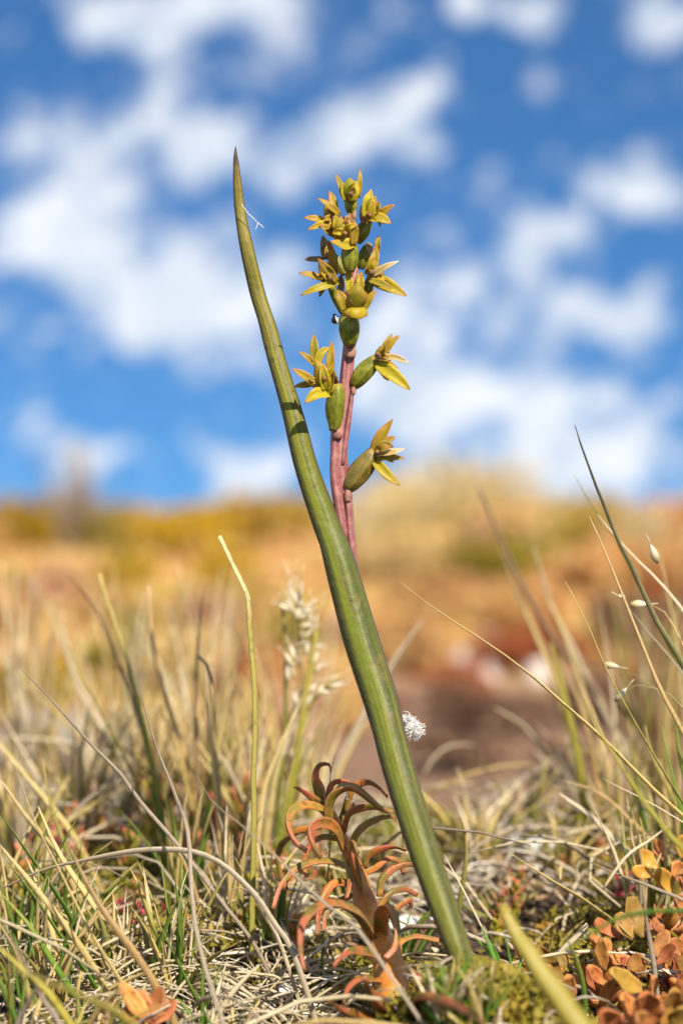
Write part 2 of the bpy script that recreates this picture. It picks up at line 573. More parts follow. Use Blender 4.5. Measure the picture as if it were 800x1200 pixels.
M['curly'] = leafy('curly_leaf', curly_col, 0.40, 0.25, 0.4, 0.35, 60)
M['curly_stem'] = leafy('curly_plant_stem', lambda g, t, a, r, co: g.ramp(g.noise(co, 18.0, 4.0).outputs['Fac'], [(0.35, (0.26, 0.075, 0.015)), (0.52, (0.50, 0.19, 0.03)), (0.68, (0.60, 0.32, 0.09))]), 0.35, 0.05, 0.45, 0.4, 50)


def rosette_col(g, t, a, rnd, co):
    n = g.noise(co, 34.0, 3.0).outputs['Fac']
    c = g.ramp(n, [(0.3, (0.24, 0.075, 0.024)), (0.52, (0.46, 0.16, 0.048)), (0.72, (0.56, 0.24, 0.07))])
    c = g.mix(g.rng(g.math('FRACT', g.math('MULTIPLY', rnd, 5.7)), 0.45, 0.85, 0, 0.55), c, (0.38, 0.24, 0.04))
    c = g.mix(g.rng(t, 0.25, 0.0, 0, 0.6), c, (0.12, 0.03, 0.02))
    c = g.mix(g.rng(a, 0.8, 1.0, 0, 0.7), c, (0.62, 0.26, 0.13))
    sp = g.noise(co, 150.0, 2.0).outputs['Fac']
    c = g.mix(g.rng(sp, 0.58, 0.7, 0, 0.4), c, (0.20, 0.06, 0.02))
    c = g.mix(g.rng(g.noise(co, 75.0, 4.0, 0.7).outputs['Fac'], 0.5, 0.66, 0, 0.5), c, (0.15, 0.05, 0.025))
    c = g.mix(g.rng(a, 0.12, 0.0, 0, 0.35), c, (0.50, 0.24, 0.09))
    k = g.math('FRACT', g.math('MULTIPLY', rnd, 13.7))
    c = g.mix(g.rng(k, 0.92, 0.96, 0, 0.6), c, (0.26, 0.20, 0.03))
    c = g.mix(g.rng(k, 0.16, 0.10, 0, 0.7), c, (0.20, 0.035, 0.025))
    return var(g, c, rnd, 0.34)


M['rosette'] = leafy('rosette_leaf', rosette_col, 0.5, 0.18, 0.22, 0.5, 70)
M['rosette_y'] = leafy('yellow_rosette_leaf', lambda g, t, a, r, co: var(g, g.mix(g.rng(a, 0.7, 1.0), g.ramp(g.noise(co, 40.0).outputs['Fac'], [(0.3, (0.42, 0.20, 0.03)), (0.7, (0.62, 0.38, 0.06))]), (0.55, 0.22, 0.06)), r, 0.15), 0.35, 0.25)
M['red'] = leafy('red_sprig', lambda g, t, a, r, co: var(g, g.ramp(t, [(0.0, (0.22, 0.12, 0.03)), (0.4, (0.40, 0.05, 0.06)), (1.0, (0.58, 0.10, 0.12))]), r, 0.25), 0.4, 0.3)
M['coral'] = leafy('coral_sprig', lambda g, t, a, r, co: var(g, g.ramp(t, [(0.0, (0.25, 0.26, 0.03)), (0.45, (0.42, 0.33, 0.04)), (0.75, (0.62, 0.20, 0.09)), (1.0, (0.66, 0.20, 0.12))]), r, 0.2), 0.4, 0.3)
M['mossy'] = leafy('yellow_sprig', lambda g, t, a, r, co: var(g, g.ramp(t, [(0.0, (0.16, 0.17, 0.02)), (0.6, (0.38, 0.34, 0.03)), (1.0, (0.50, 0.40, 0.05))]), r, 0.25), 0.45, 0.35)
M['moss'] = leafy('moss', lambda g, t, a, r, co: g.ramp(g.noise(co, 14.0, 4.0).outputs['Fac'], [(0.33, (0.07, 0.055, 0.012)), (0.44, (0.16, 0.14, 0.015)), (0.54, (0.26, 0.21, 0.022)), (0.63, (0.34, 0.24, 0.035)), (0.72, (0.34, 0.14, 0.03))]), 0.5, 0.3)
M['litter'] = leafy('litter', lambda g, t, a, r, co: g.ramp(g.noise(co, 22.0, 5.0, 0.7).outputs['Fac'], [(0.3, (0.13, 0.09, 0.055)), (0.42, (0.36, 0.28, 0.19)), (0.55, (0.62, 0.54, 0.44)), (0.66, (0.70, 0.64, 0.55)), (0.75, (0.46, 0.32, 0.15))]), 0.6, 0.15)
M['lichen'] = leafy('lichen', lambda g, t, a, r, co: g.ramp(g.noise(co, 40.0, 4.0).outputs['Fac'], [(0.3, (0.45, 0.46, 0.43)), (0.6, (0.74, 0.75, 0.72))]), 0.8, 0.1, bump=0.6, bscale=60)
M['white'] = leafy('white_fluff', lambda g, t, a, r, co: g.mix(0.0, (0.85, 0.85, 0.83), (1, 1, 1)), 0.6, 0.4)
M['spikelet'] = leafy('spikelet', lambda g, t, a, r, co: var(g, g.ramp(t, [(0.0, (0.50, 0.40, 0.16)), (0.6, (0.74, 0.66, 0.48)), (1.0, (0.80, 0.74, 0.62))]), r, 0.12), 0.5, 0.35)
M['black'] = leafy('insect_black', lambda g, t, a, r, co: g.mix(0.0, (0.012, 0.012, 0.015), (1, 1, 1)), 0.18, 0.0, 0.7)
M['wing'] = leafy('insect_wing', lambda g, t, a, r, co: g.mix(0.0, (0.7, 0.7, 0.72), (1, 1, 1)), 0.2, 0.5, 0.7)


def ground_mat():
    m = bpy.data.materials.new('peaty_ground')
    m.use_nodes = True
    g = G(m.node_tree)
    co = g.n('ShaderNodeNewGeometry').outputs['Position']
    n1 = g.noise(co, 0.55, 4.0, 0.6).outputs['Fac']
    n2 = g.noise(g.vmath('ADD', co, (13, 5, 2)), 1.5, 4.0, 0.6).outputs['Fac']
    n3 = g.noise(co, 22.0, 5.0, 0.7).outputs['Fac']
    far = g.ramp(n1, [(0.32, (0.34, 0.16, 0.065)), (0.42, (0.48, 0.29, 0.12)), (0.52, (0.58, 0.41, 0.19)), (0.62, (0.52, 0.37, 0.11)), (0.72, (0.44, 0.31, 0.05))])
    far = g.mix(g.rng(n2, 0.52, 0.7, 0, 0.6), far, (0.52, 0.25, 0.10))
    far = g.mix(g.rng(n2, 0.42, 0.3, 0, 0.6), far, (0.60, 0.45, 0.27))
    near = g.ramp(n3, [(0.3, (0.014, 0.009, 0.006)), (0.5, (0.04, 0.027, 0.018)), (0.65, (0.10, 0.068, 0.04)), (0.8, (0.22, 0.16, 0.10))])
    sep = g.n('ShaderNodeSeparateXYZ', Vector=co)
    # bare peat round the orchid and in the hollow behind it, heath vegetation on the slope
    c = g.mix(g.rng(g.math('ADD', sep.outputs[1], g.math('MULTIPLY', g.math('SUBTRACT', n2, 0.5), 3.0)), 1.1, 4.5), near, far)
    hol = g.mix(n3, (0.11, 0.06, 0.038), (0.28, 0.17, 0.11))
    c = g.mix(g.math('MULTIPLY', g.rng(sep.outputs[1], 0.7, 1.4), g.rng(sep.outputs[1], 7.2, 5.2)), c, hol)
    bp = g.n('ShaderNodeBump', Height=g.noise(co, 60.0, 6.0, 0.7).outputs['Fac'], Strength=0.7, Distance=0.01)
    pb = g.n('ShaderNodeBsdfPrincipled', Base_Color=c, Roughness=0.85, Normal=bp.outputs[0])
    pb.inputs['Specular IOR Level'].default_value = 0.2
    out = g.n('ShaderNodeOutputMaterial')
    g.link(pb.outputs[0], out.inputs[0])
    return m


# ---------------------------------------------------------------- the ground
def build_ground():
    Ds = list(np.arange(0.3, 4.6, 0.022)) + list(np.geomspace(4.6, 60, 150)) + list(np.geomspace(66, 6000, 22))
    us = np.concatenate([np.linspace(-6, -0.5, 14)[:-1], np.linspace(-0.5, 0.5, 111), np.linspace(0.5, 6, 14)[1:]])
    V = []
    for D in Ds:
        k = max(D, 1.6) * 0.62
        for u in us:
            x = u * k if abs(u) <= .5 else u * k
            V.append((x, D - FOCUS, H(x, D - FOCUS)))
    m = len(us)
    Fc = [(i * m + j, i * m + j + 1, (i + 1) * m + j + 1, (i + 1) * m + j) for i in range(len(Ds) - 1) for j in range(m - 1)]
    # a skirt towards the back of the camera
    o = obj('ground', (V, Fc, [0.0] * len(V), [0.0] * len(V)), ground_mat())
    o['kind'] = 'structure'
    return o


build_ground()


# ---------------------------------------------------------------- background heath on the slope
def leaf_cloud(n, size, seed, dome=True, up=1.0):
    """leaf-sized faces spread through a clumped dome of radius 1"""
    r = np.random.default_rng(seed)
    V, Fc, T, A = [], [], [], []
    lobes = [(r.uniform(-.6, .6), r.uniform(-.6, .6), r.uniform(.15, .6), r.uniform(.3, .55)) for _ in range(9)]
    lobes.append((0, 0, .3, .6))
    for _ in range(n):
        lx, ly, lz, lr = lobes[r.integers(len(lobes))]
        d = r.normal(size=3); d /= np.linalg.norm(d)
        if d[2] < -0.3:
            d[2] *= -1
        q = np.array((lx, ly, lz)) + d * lr * (r.uniform(.55, 1.0) ** .5)
        if q[2] < 0:
            q[2] = abs(q[2]) * .3
        nrm = d + r.normal(size=3) * .7 + np.array((0, 0, up))
        nrm /= np.linalg.norm(nrm)
        a = np.cross(nrm, r.normal(size=3)); a /= np.linalg.norm(a)
        b = np.cross(nrm, a)
        s = size * r.uniform(.6, 1.3)
        o = len(V)
        V += [q - a * s, q - b * s * .45 + nrm * s * .1, q + a * s, q + b * s * .45 + nrm * s * .1]
        Fc.append((o, o + 1, o + 2, o + 3))
        T += [min(1, q[2])] * 4; A += [r.uniform()] * 4
    return V, Fc, T, A


def bush_stem(seed):
    r = np.random.default_rng(seed)
    gs = []
    for _ in range(5):
        e = np.array((r.uniform(-.5, .5), r.uniform(-.5, .5), r.uniform(.4, .7)))
        gs.append(tube_geo(smooth([(0, 0, -.05), e * .5 + r.normal(size=3) * .05, e], 5), np.linspace(.045, .015, 5), 5))
    return join(*gs)


BUSH = [mesh_of('foliage', leaf_cloud(950, 0.085, 100 + i), False) for i in range(5)]
BUSHSTEM = [mesh_of('stem', bush_stem(200 + i)) for i in range(3)]


def heath_mat(name, c1, c2, c3):
    return leafy(name, lambda g, t, a, r, co: var(g, g.ramp(a, [(0.1, c1), (0.5, c2), (0.9, c3)]), r, 0.15), 0.55, 0.45)


HM = {
    'golden': heath_mat('golden_heath', (0.38, 0.24, 0.008), (0.54, 0.36, 0.012), (0.62, 0.44, 0.03)),
    'olive': heath_mat('olive_heath', (0.22, 0.18, 0.015), (0.34, 0.27, 0.025), (0.45, 0.36, 0.06)),
    'tan': heath_mat('tan_heath', (0.46, 0.25, 0.085), (0.62, 0.38, 0.15), (0.70, 0.48, 0.22)),
    'buff': heath_mat('buff_heath', (0.54, 0.38, 0.15), (0.68, 0.51, 0.22), (0.74, 0.59, 0.32)),
    'rust': heath_mat('rust_heath', (0.28, 0.085, 0.030), (0.46, 0.15, 0.05), (0.56, 0.22, 0.09)),
    'pink': heath_mat('pinkish_heath', (0.46, 0.24, 0.13), (0.58, 0.36, 0.22), (0.66, 0.46, 0.32)),
    'brown': heath_mat('brown_heath', (0.12, 0.06, 0.035), (0.24, 0.13, 0.075), (0.34, 0.20, 0.13)),
    'grey': heath_mat('grey_heath', (0.45, 0.42, 0.38), (0.60, 0.56, 0.50), (0.72, 0.68, 0.62)),
}
HWORD = {'golden': 'golden yellow heath cushion', 'olive': 'olive green heath cushion', 'tan': 'tan orange heath cushion',
         'buff': 'pale buff heath cushion', 'rust': 'rust red heath cushion', 'pink': 'pinkish tan heath cushion',
         'brown': 'dark brown heath cushion', 'grey': 'pale grey lichen heath cushion'}


def bush(px, row, wpx, hpx, kind, place, dmin=4.7, shared=False):
    g = ground_at(px, row, dmin)
    D = g.y + FOCUS
    w, h = wpx * D / F / 2, hpx * D / F * rng.uniform(1.0, 1.5)
    lab = '%s blurred %s' % (HWORD[kind], place)
    e = empty('heath_bush', g, lab, 'bush', ('%s cushions %s' % (HWORD[kind].split(' heath')[0], place)))
    o = bpy.data.objects.new('foliage', BUSH[rng.randrange(5)])
    COL.objects.link(o)
    if not o.data.materials:
        o.data.materials.append(HM['tan'])
    o.material_slots[0].link = 'OBJECT'
    o.material_slots[0].material = HM[kind]
    o.parent = e
    o.scale = (w, w * rng.uniform(.8, 1.1), h)
    o.rotation_euler = (0, 0, rng.uniform(0, 6.28))
    s = bpy.data.objects.new('stem', BUSHSTEM[rng.randrange(3)])
    COL.objects.link(s)
    if not s.data.materials:
        s.data.materials.append(M['brown'])
    s.parent = e
    s.scale = (w, w, h)
    return e


BUSHES = [
    # left hill
    (40, 650, 170, 60, 'golden', 'on the crest at the left edge'),
    (115, 655, 110, 46, 'olive', 'on the crest beside the golden one'),
    (215, 668, 190, 62, 'golden', 'on the crest left of the orchid leaf'),
    (330, 645, 170, 55, 'golden', 'on the crest just behind the orchid leaf'),
    (265, 690, 120, 40, 'golden', 'below the crest left of the orchid leaf'),
    (150, 690, 120, 36, 'golden', 'low on the hill left of the orchid leaf'),
    (60, 720, 150, 40, 'pink', 'below the golden ones at the left edge'),
    (20, 750, 120, 40, 'tan', 'below the pinkish one at the left edge'),
    (160, 745, 150, 44, 'tan', 'midway up the slope left of the orchid'),
    (260, 760, 130, 50, 'pink', 'midway up the slope beside the bent straw'),
    (30, 830, 150, 60, 'golden', 'low on the slope behind the grass tuft'),
    (105, 800, 110, 50, 'olive', 'low on the slope behind the thin blades'),
    (190, 820, 150, 60, 'buff', 'low on the slope behind the tall blades'),
    (290, 830, 130, 60, 'rust', 'low on the slope behind the bent straw'),
    (330, 770, 120, 50, 'olive', 'behind the pale grass seed head'),
    (390, 850, 120, 70, 'tan', 'behind the seed head and the orchid leaf'),
    (60, 900, 170, 60, 'grey', 'in the hollow behind the grass tuft'),
    (200, 900, 150, 60, 'buff', 'in the hollow behind the tall blades'),
    (320, 900, 150, 60, 'pink', 'in the hollow behind the seed head'),
    # centre
    (520, 618, 170, 50, 'buff', 'on the highest crest right of the flower spike'),
    (440, 640, 150, 60, 'buff', 'on the crest right behind the orchid stalk'),
    (590, 640, 150, 50, 'buff', 'on the crest between the spike and the grasses'),
    (470, 690, 160, 56, 'buff', 'midway up the slope behind the orchid leaf'),
    (560, 690, 150, 50, 'olive', 'below the highest crest'),
    (660, 650, 150, 50, 'golden', 'on the crest behind the grass tips'),
    (510, 740, 140, 56, 'tan', 'behind the long thin straw'),
    (610, 730, 150, 50, 'tan', 'behind the blurred grass tuft'),
    (700, 700, 160, 60, 'tan', 'behind the dark tipped blade'),
    (775, 640, 110, 36, 'rust', 'on the crest at the right edge'),
    (720, 640, 90, 36, 'pink', 'on the crest beside the rust red one'),
    (790, 700, 120, 50, 'tan', 'on the slope at the right edge'),
    (480, 790, 130, 60, 'tan', 'low down just right of the orchid leaf'),
    (585, 790, 150, 56, 'rust', 'midway up the slope under the long straw'),
    (520, 830, 130, 50, 'rust', 'low on the slope beside the white fluff'),
    (650, 780, 110, 50, 'rust', 'behind the blurred grass tuft'),
    (720, 770, 120, 60, 'brown', 'behind the grass blades'),
    (790, 780, 120, 60, 'brown', 'at the right edge behind the grasses'),
    (600, 860, 170, 44, 'brown', 'in the hollow right of the orchid leaf'),
    (700, 850, 170, 60, 'brown', 'in the hollow behind the right grasses'),
    (790, 860, 140, 60, 'brown', 'in the hollow at the right edge'),
    (555, 905, 150, 40, 'brown', 'low in the hollow beside the orchid leaf'),
    (670, 915, 120, 30, 'brown', 'low in the hollow behind the dead twigs'),
]
for b in BUSHES:
    bush(*b)
for i in range(54):
    px, row = rng.uniform(-60, 860), rng.choice([rng.uniform(605, 700), rng.uniform(690, 880)])
    if row < 700:
        k = rng.choice(['golden', 'golden', 'tan', 'buff', 'olive']) if px < 330 else rng.choice(['buff', 'buff', 'tan', 'olive', 'pink'])
        sz = rng.uniform(40, 90)
    else:
        k = rng.choice(['tan', 'pink', 'buff', 'olive', 'golden']) if px < 400 else rng.choice(['rust', 'tan', 'brown', 'brown', 'tan'])
        sz = rng.uniform(50, 110)
    bush(px, row, sz, sz * rng.uniform(.25, .45), k, 'small on the %s slope %s' % ('upper' if row < 700 else 'lower', 'left of the orchid' if px < 330 else 'behind the orchid' if px < 540 else 'right of the orchid'))


def ground_cover():
    """low heath twigs and leaves that clothe the slope between the cushions"""
    V, Fc, T_, A_ = [], [], [], []
    for i in range(46000):
        D = rng.uniform(4.3, 4.3 + 15 * rng.random() ** .6)
        x = rng.gauss(0, .5) * D * .75 if i % 3 else rng.uniform(-.17, .17) * D
        y = D - FOCUS
        m = noise.noise((x * 1.1 + 5, y * 1.1, 3.3))
        if D < 8.6 and x / D > .01 or D < 7 and m < .05:
            continue
        q = np.array((x, y, H(x, y) + rng.random() ** 2 * (.05 + .12 * max(0, m)) * D / 10))
        nr = np.array((rng.gauss(0, .7), rng.gauss(-.4, .7), .8)); nr /= np.linalg.norm(nr)
        a = np.cross(nr, (rng.gauss(0, 1), rng.gauss(0, 1), rng.gauss(0, 1))); a /= np.linalg.norm(a)
        c = np.cross(nr, a)
        z = rng.uniform(.002, .0048) * D
        o = len(V)
        V += [q - a * z * 1.5, q - c * z * .5, q + a * z * 1.5, q + c * z * .5]
        Fc.append((o, o + 1, o + 2, o + 3))
        T_ += [m * .5 + .5] * 4; A_ += [rng.random()] * 4
    mt = leafy('ground_cover', lambda g, t, a, r, co: g.mix(g.rng(a, 0, 1, 0, .6), g.ramp(g.noise(co, 0.8, 4.0).outputs['Fac'], [(0.34, (0.40, 0.15, 0.05)), (0.44, (0.56, 0.31, 0.11)), (0.52, (0.62, 0.42, 0.17)), (0.6, (0.50, 0.36, 0.06)), (0.68, (0.36, 0.28, 0.04))]), (0.60, 0.40, 0.17)), 0.6, 0.4)
    o = obj('ground_cover', (V, Fc, T_, A_), mt)
    tag(o, 'low tan and rusty heath plants covering the blurred slope', 'ground cover', kind='stuff')


ground_cover()
for i in range(30):
    px = rng.choice([rng.uniform(-420, -40), rng.uniform(840, 1220)])
    row = rng.uniform(610, 880)
    sz = rng.uniform(60, 130)
    bush(px, row, sz, sz * rng.uniform(.3, .45), rng.choice(['tan', 'golden', 'buff', 'olive', 'rust', 'pink']), 'on the slope beyond the %s edge' % ('left' if px < 400 else 'right'))


# pale stones on the slope whose blur shows as light discs
def stone(px, row, wpx, hpx, label, mat, near=False):
    g = near_ground(px, row) if near else ground_at(px, row)
    D = g.y + FOCUS
    r = wpx * D / F / 2
    sx = rng.uniform(0, 50)
    V, Fc, T, A = lathe_geo((0, 0, -.4), (0, 0, 1), lambda t: max(.02, math.sin(math.pi * min(.99, .15 + .85 * t)) ** .6), 14, 9)
    V2 = []
    for v in V:
        n = 1 + .28 * noise.noise((v[0] * 1.5 + sx, v[1] * 1.5, v[2] * 1.5))
        V2.append((v[0] * r * n, v[1] * r * n, v[2] * hpx * D / F * n))
    o = obj('stone', (V2, Fc, T, A), mat)
    o.location = g
    return tag(o, label, 'stone')


M['stone'] = leafy('pale_stone', lambda g, t, a, r, co: g.ramp(g.noise(co, 9.0, 5.0).outputs['Fac'], [(0.3, (0.42, 0.37, 0.34)), (0.6, (0.66, 0.60, 0.56)), (0.8, (0.75, 0.71, 0.68))]), 0.7, 0.0, bump=0.5, bscale=20)
stone(575, 762, 34, 26, 'pale pinkish stone out of focus on the slope above its twin', M['stone'])
stone(545, 782, 40, 20, 'pale stone out of focus on the slope beside the long thin straw', M['stone'])
stone(572, 800, 30, 20, 'smallest pale stone out of focus below the other two', M['stone'])
stone(630, 800, 30, 24, 'grey stone out of focus behind the blurred grass tuft', M['stone'])
stone(40, 880, 60, 46, 'pale grey stone out of focus behind the grass at the left edge', M['stone'])


# ---------------------------------------------------------------- blades, tufts and straws
def to_ground(q, prev):
    """carry a blade on from q until it meets the ground"""
    d = (q - prev)
    d.normalize()
    if d.z > -0.35:
        d.z = -0.35
    d = (d + Vector((0, 0, -0.5))).normalized()
    out = []
    p = q.copy()
    for i in range(400):
        if p.z <= H(p.x, p.y) - 0.01:
            break
        p = p + d * 0.012
        if i % 12 == 11:
            out.append(p.copy())
    out.append(p)
    return out


def trace(pts, d0, d1=None):
    """3D line from pixel trace; tip first. depth runs d0 -> d1"""
    d1 = d0 if d1 is None else d1
    n = len(pts) - 1
    return [P(x, y, d0 + (d1 - d0) * i / n) for i, (x, y) in enumerate(pts)]


def blade_geo(line, wpx, tipw=0.15, sides=6, flat=0.4, n=None, grounded=True, twist=None, shape=None):
    """line runs tip -> base in 3D; width in pixels at the focal plane"""
    L = list(line)
    if grounded:
        ex = to_ground(L[-1], L[-2])
        L += ex
    L = L[::-1]
    n = n or max(10, min(26, len(L) * 3))
    p = smooth(L, n)
    t = np.linspace(0, 1, n)
    r = wpx / 1000 / 2 * (tipw + (1 - tipw) * np.clip((1 - t) * 2.6, 0, 1) ** .7)
    if shape is not None:
        r = r * shape(t)
    r = r * (0.75 + 0.25 * np.clip(t * 8, 0, 1))
    if n > 4:
        wob = nrg.normal(size=p.shape) * wpx / 1000 * 0.025
        wob[0] = wob[-1] = 0
        p = p + wob
    tw = nrg.uniform(-1.6, 1.6) if twist is None else twist
    return tube_geo(p, r, sides, flat, tw, ref=(nrg.normal() * .5, -1, nrg.normal() * .3))


def blade(parent, pts, d, w, mat, d1=None, name='blade', **kw):
    return obj(name, blade_geo(trace(pts, d, d1), w, **kw), M[mat], parent)


def straw(pts, d, w, mat, label, d1=None, name='grass_stalk', cat='grass stalk', **kw):
    o = obj(name, blade_geo(trace(pts, d, d1), w, **kw), M[mat])
    return tag(o, label, cat)


def ground_pt(px, d):
    x = (px - 400) / F * (FOCUS + d)
    return Vector((x, d, H(x, d)))


T = {}
def tuft(key, px, d, label, group=None):
    T[key] = empty('grass_tuft', ground_pt(px, d), label, 'grass', group or 'grass tufts round the orchid')
    return T[key]


tl = tuft('left', 200, .4, 'tall sparse tuft of olive and tan blades left of the orchid')
blade(tl, [(80, 673), (115, 720), (145, 790), (165, 850), (178, 900), (187, 970)], .5, 8, 'brown')
blade(tl, [(117, 672), (128, 710), (145, 760), (158, 810), (170, 860), (182, 920), (196, 1000)], .40, 7, 'olive', tipw=.6)
blade(tl, [(173, 686), (180, 760), (195, 820), (215, 880), (228, 930), (245, 1000)], .5, 7, 'tan', tipw=.5)
blade(tl, [(78, 755), (100, 800), (125, 845), (150, 895), (168, 940), (190, 1000)], .42, 7, 'olive', tipw=.5)
blade(tl, [(72, 715), (80, 770), (95, 810), (120, 850), (150, 920)], .85, 11, 'pale')
blade(tl, [(240, 685), (234, 730), (230, 790), (229, 850), (232, 920), (238, 1000)], .42, 6, 'brown')
blade(tl, [(232, 768), (245, 785), (250, 830), (252, 880), (258, 940), (262, 1000)], .28, 6, 'tan', tipw=.7)
blade(tl, [(240, 810), (246, 850), (250, 900), (256, 960)], .32, 7, 'straw')
blade(tl, [(300, 700), (285, 750), (275, 790), (270, 850), (272, 940)], .8, 7, 'brown')
blade(tl, [(210, 780), (222, 840), (240, 900), (262, 980)], .75, 10, 'pale')
blade(tl, [(150, 830), (185, 880), (215, 950), (230, 1010)], .7, 9, 'pale')
blade(tl, [(195, 930), (205, 980), (210, 1040), (208, 1070)], .3, 10, 'green')
blade(tl, [(245, 920), (240, 970), (235, 1030)], .35, 9, 'green')
blade(tl, [(170, 900), (185, 960), (205, 1030)], .4, 8, 'green')
blade(tl, [(285, 860), (275, 920), (270, 990)], .5, 8, 'straw')
blade(tl, [(315, 850), (300, 910), (290, 1000)], .45, 9, 'pale')

tf = tuft('front_left', 120, 0, 'low tuft of grey and green blades leaning in from the left edge')
blade(tf, [(162, 798), (172, 840), (185, 880), (205, 930), (220, 975), (225, 1050), (232, 1100), (245, 1150), (262, 1200)], .02, 5, 'grey', -.25)
blade(tf, [(0, 952), (30, 995), (62, 1040), (90, 1090)], -.02, 8, 'green')
blade(tf, [(-10, 985), (40, 1050), (80, 1110), (115, 1160)], -.05, 7, 'green')
blade(tf, [(0, 1045), (35, 1085), (70, 1140), (95, 1180)], -.1, 7, 'green')
blade(tf, [(0, 990), (45, 1045), (95, 1110), (130, 1170), (150, 1200)], -.12, 8, 'straw')
blade(tf, [(80, 990), (105, 1040), (130, 1080), (160, 1120), (185, 1160), (205, 1200)], -.18, 9, 'tan')
blade(tf, [(178, 1065), (205, 1120), (230, 1170), (246, 1202)], -.12, 6, 'green')
blade(tf, [(0, 1075), (25, 1120), (50, 1170), (72, 1204)], -.3, 6, 'grey')
blade(tf, [(45, 945), (70, 1000), (110, 1060), (150, 1110)], .05, 8, 'straw')
blade(tf, [(50, 890), (62, 950), (85, 1010), (110, 1060)], .2, 7, 'olive')
blade(tf, [(-10, 1100), (20, 1130), (70, 1180)], -.3, 9, 'yolive')
blade(tf, [(-10, 1130), (40, 1145), (100, 1170), (160, 1205)], -.5, 12, 'yolive')
blade(tf, [(-5, 905), (30, 955), (75, 1015)], .15, 8, 'straw')
blade(tf, [(-10, 860), (40, 920), (90, 985)], .35, 9, 'straw')
blade(tf, [(-5, 825), (20, 870), (60, 940), (90, 1000)], .6, 9, 'pale')
blade(tf, [(-5, 770), (40, 810), (90, 860), (150, 940)], 1.0, 9, 'buffy' if 'buffy' in M else 'straw')

straw([(27, 786), (60, 820), (110, 875), (140, 905), (165, 940), (200, 980), (232, 1020), (262, 1060), (300, 1110)], .02, 5, 'grey',
      'thin sharp grey-brown blade leaning left in front of the tall tuft')
straw([(257, 628), (272, 660), (281, 678), (288, 693), (290, 697), (291, 702), (292.5, 725), (294, 750), (298, 800), (299, 860), (297, 910), (298, 960), (296, 1040)], .08, 8, 'bent',
      'straw with a bent pale tip and olive stalk standing upright', tipw=.8, n=60)
straw([(18, 895), (40, 960), (70, 1020), (105, 1090), (145, 1155), (172, 1202)], -.08, 4.5, 'gold',
      'straight golden straw crossing in front of the left grass tuft', -.2)
straw([(-15, 1050), (50, 1020), (100, 1008), (150, 998), (200, 995), (240, 1002), (270, 1020), (300, 1050), (320, 1080), (340, 1110), (365, 1180)], -.02, 7, 'grey',
      'long grey dead straw arching over the left undergrowth', -.1, n=34)
straw([(228, 905), (250, 940), (284, 968), (318, 998), (352, 1032), (389, 1066), (420, 1090)], -.13, 4.5, 'grey',
      'pale blurred straw slanting down in front of the orange curly plant', -.25)
straw([(264, 1049), (274, 1041), (288, 1042), (302, 1058), (318, 1086), (330, 1110)], -.02, 5, 'pale', 'small pale straw bent in an arch behind the grey one')
straw([(398, 850), (392, 885), (386, 917), (386, 960), (386, 1000), (382, 1050), (379, 1090)], .06, 3.5, 'olive', 'very thin olive stalk behind the tip of the curly plant')
straw([(495, 725), (455, 785), (420, 850), (385, 915), (360, 965)], .75, 11, 'pale', 'wide pale out of focus straw slanting behind the orchid leaf')

# grass flower head, pale spikelets
sg = empty('flowering_grass', ground_pt(335, .22), 'flowering grass stalks with pale spikelets left of the orchid leaf', 'grass')
blade(sg, [(331, 695), (334, 760), (335, 830), (330, 900), (325, 980)], .46, 7, 'olive', name='stalk', tipw=.7)
blade(sg, [(372, 735), (362, 790), (353, 850), (348, 890), (335, 960)], .46, 9, 'yolive', name='stalk', tipw=.4)
blade(sg, [(402, 790), (380, 803), (362, 830), (352, 870), (342, 940)], .46, 6, 'olive', name='stalk', tipw=.6)
blade(sg, [(350, 690), (349, 720), (352, 760), (356, 800), (352, 840)], .46, 4, 'gold', name='stalk', grounded=False)
blade(sg, [(348, 830), (325, 880), (308, 930), (300, 1000)], .35, 12, 'straw', name='leaf_blade')
blade(sg, [(338, 850), (322, 910), (312, 980)], .4, 12, 'straw', name='leaf_blade')
blade(sg, [(362, 840), (342, 900), (330, 980)], .3, 12, 'olive', name='leaf_blade')


def spikelet_geo(px, py, ang, L, w, d):
    a = P(px, py, d)
    dr = Vector((math.cos(ang), rng.uniform(-.35, .35), math.sin(ang))).normalized()
    b = a + dr * L / 1000
    body = lathe_geo(a, b, lambda t: max(.0003, w / 2000 * math.sin(math.pi * (.10 + .88 * t ** .8)) ** 1.1), 7, 7)
    c = b + dr * L * .5 / 1000 + Vector((rng.gauss(0, .002), 0, rng.gauss(0, .002)))
    return join(body, tube_geo(smooth([a.lerp(b, .8), b, c], 4), [.0008, .0007, .0006, .0004], 4))


SPK = [(340, 716, 2.6, 22, 9), (347, 712, 1.7, 26, 9), (352, 704, 1.5, 34, 7), (345, 722, 1.9, 30, 8), (353, 718, .3, 16, 8),
       (351, 734, .1, 18, 9), (349, 728, 1.3, 20, 9), (356, 738, 1.1, 26, 6), (350, 756, .2, 18, 9), (362, 758, .05, 18, 8),
       (345, 775, 1.8, 26, 10), (350, 782, 1.5, 28, 10), (344, 795, 1.9, 26, 10), (366, 780, 1.2, 24, 9), (368, 790, .9, 22, 8), (360, 770, 1.6, 24, 9),
       (352, 818, 1.3, 26, 12), (348, 828, 1.8, 24, 10), (358, 812, .7, 20, 10), (372, 818, 1.2, 22, 9), (380, 802, .5, 32, 12), (384, 806, .25, 26, 9),
       (372, 812, .1, 20, 9), (346, 836, 1.4, 24, 9), (362, 735, 1.4, 30, 5), (366, 742, 1.3, 36, 5), (348, 700, 1.62, 40, 4), (338, 705, 1.55, 34, 4)]
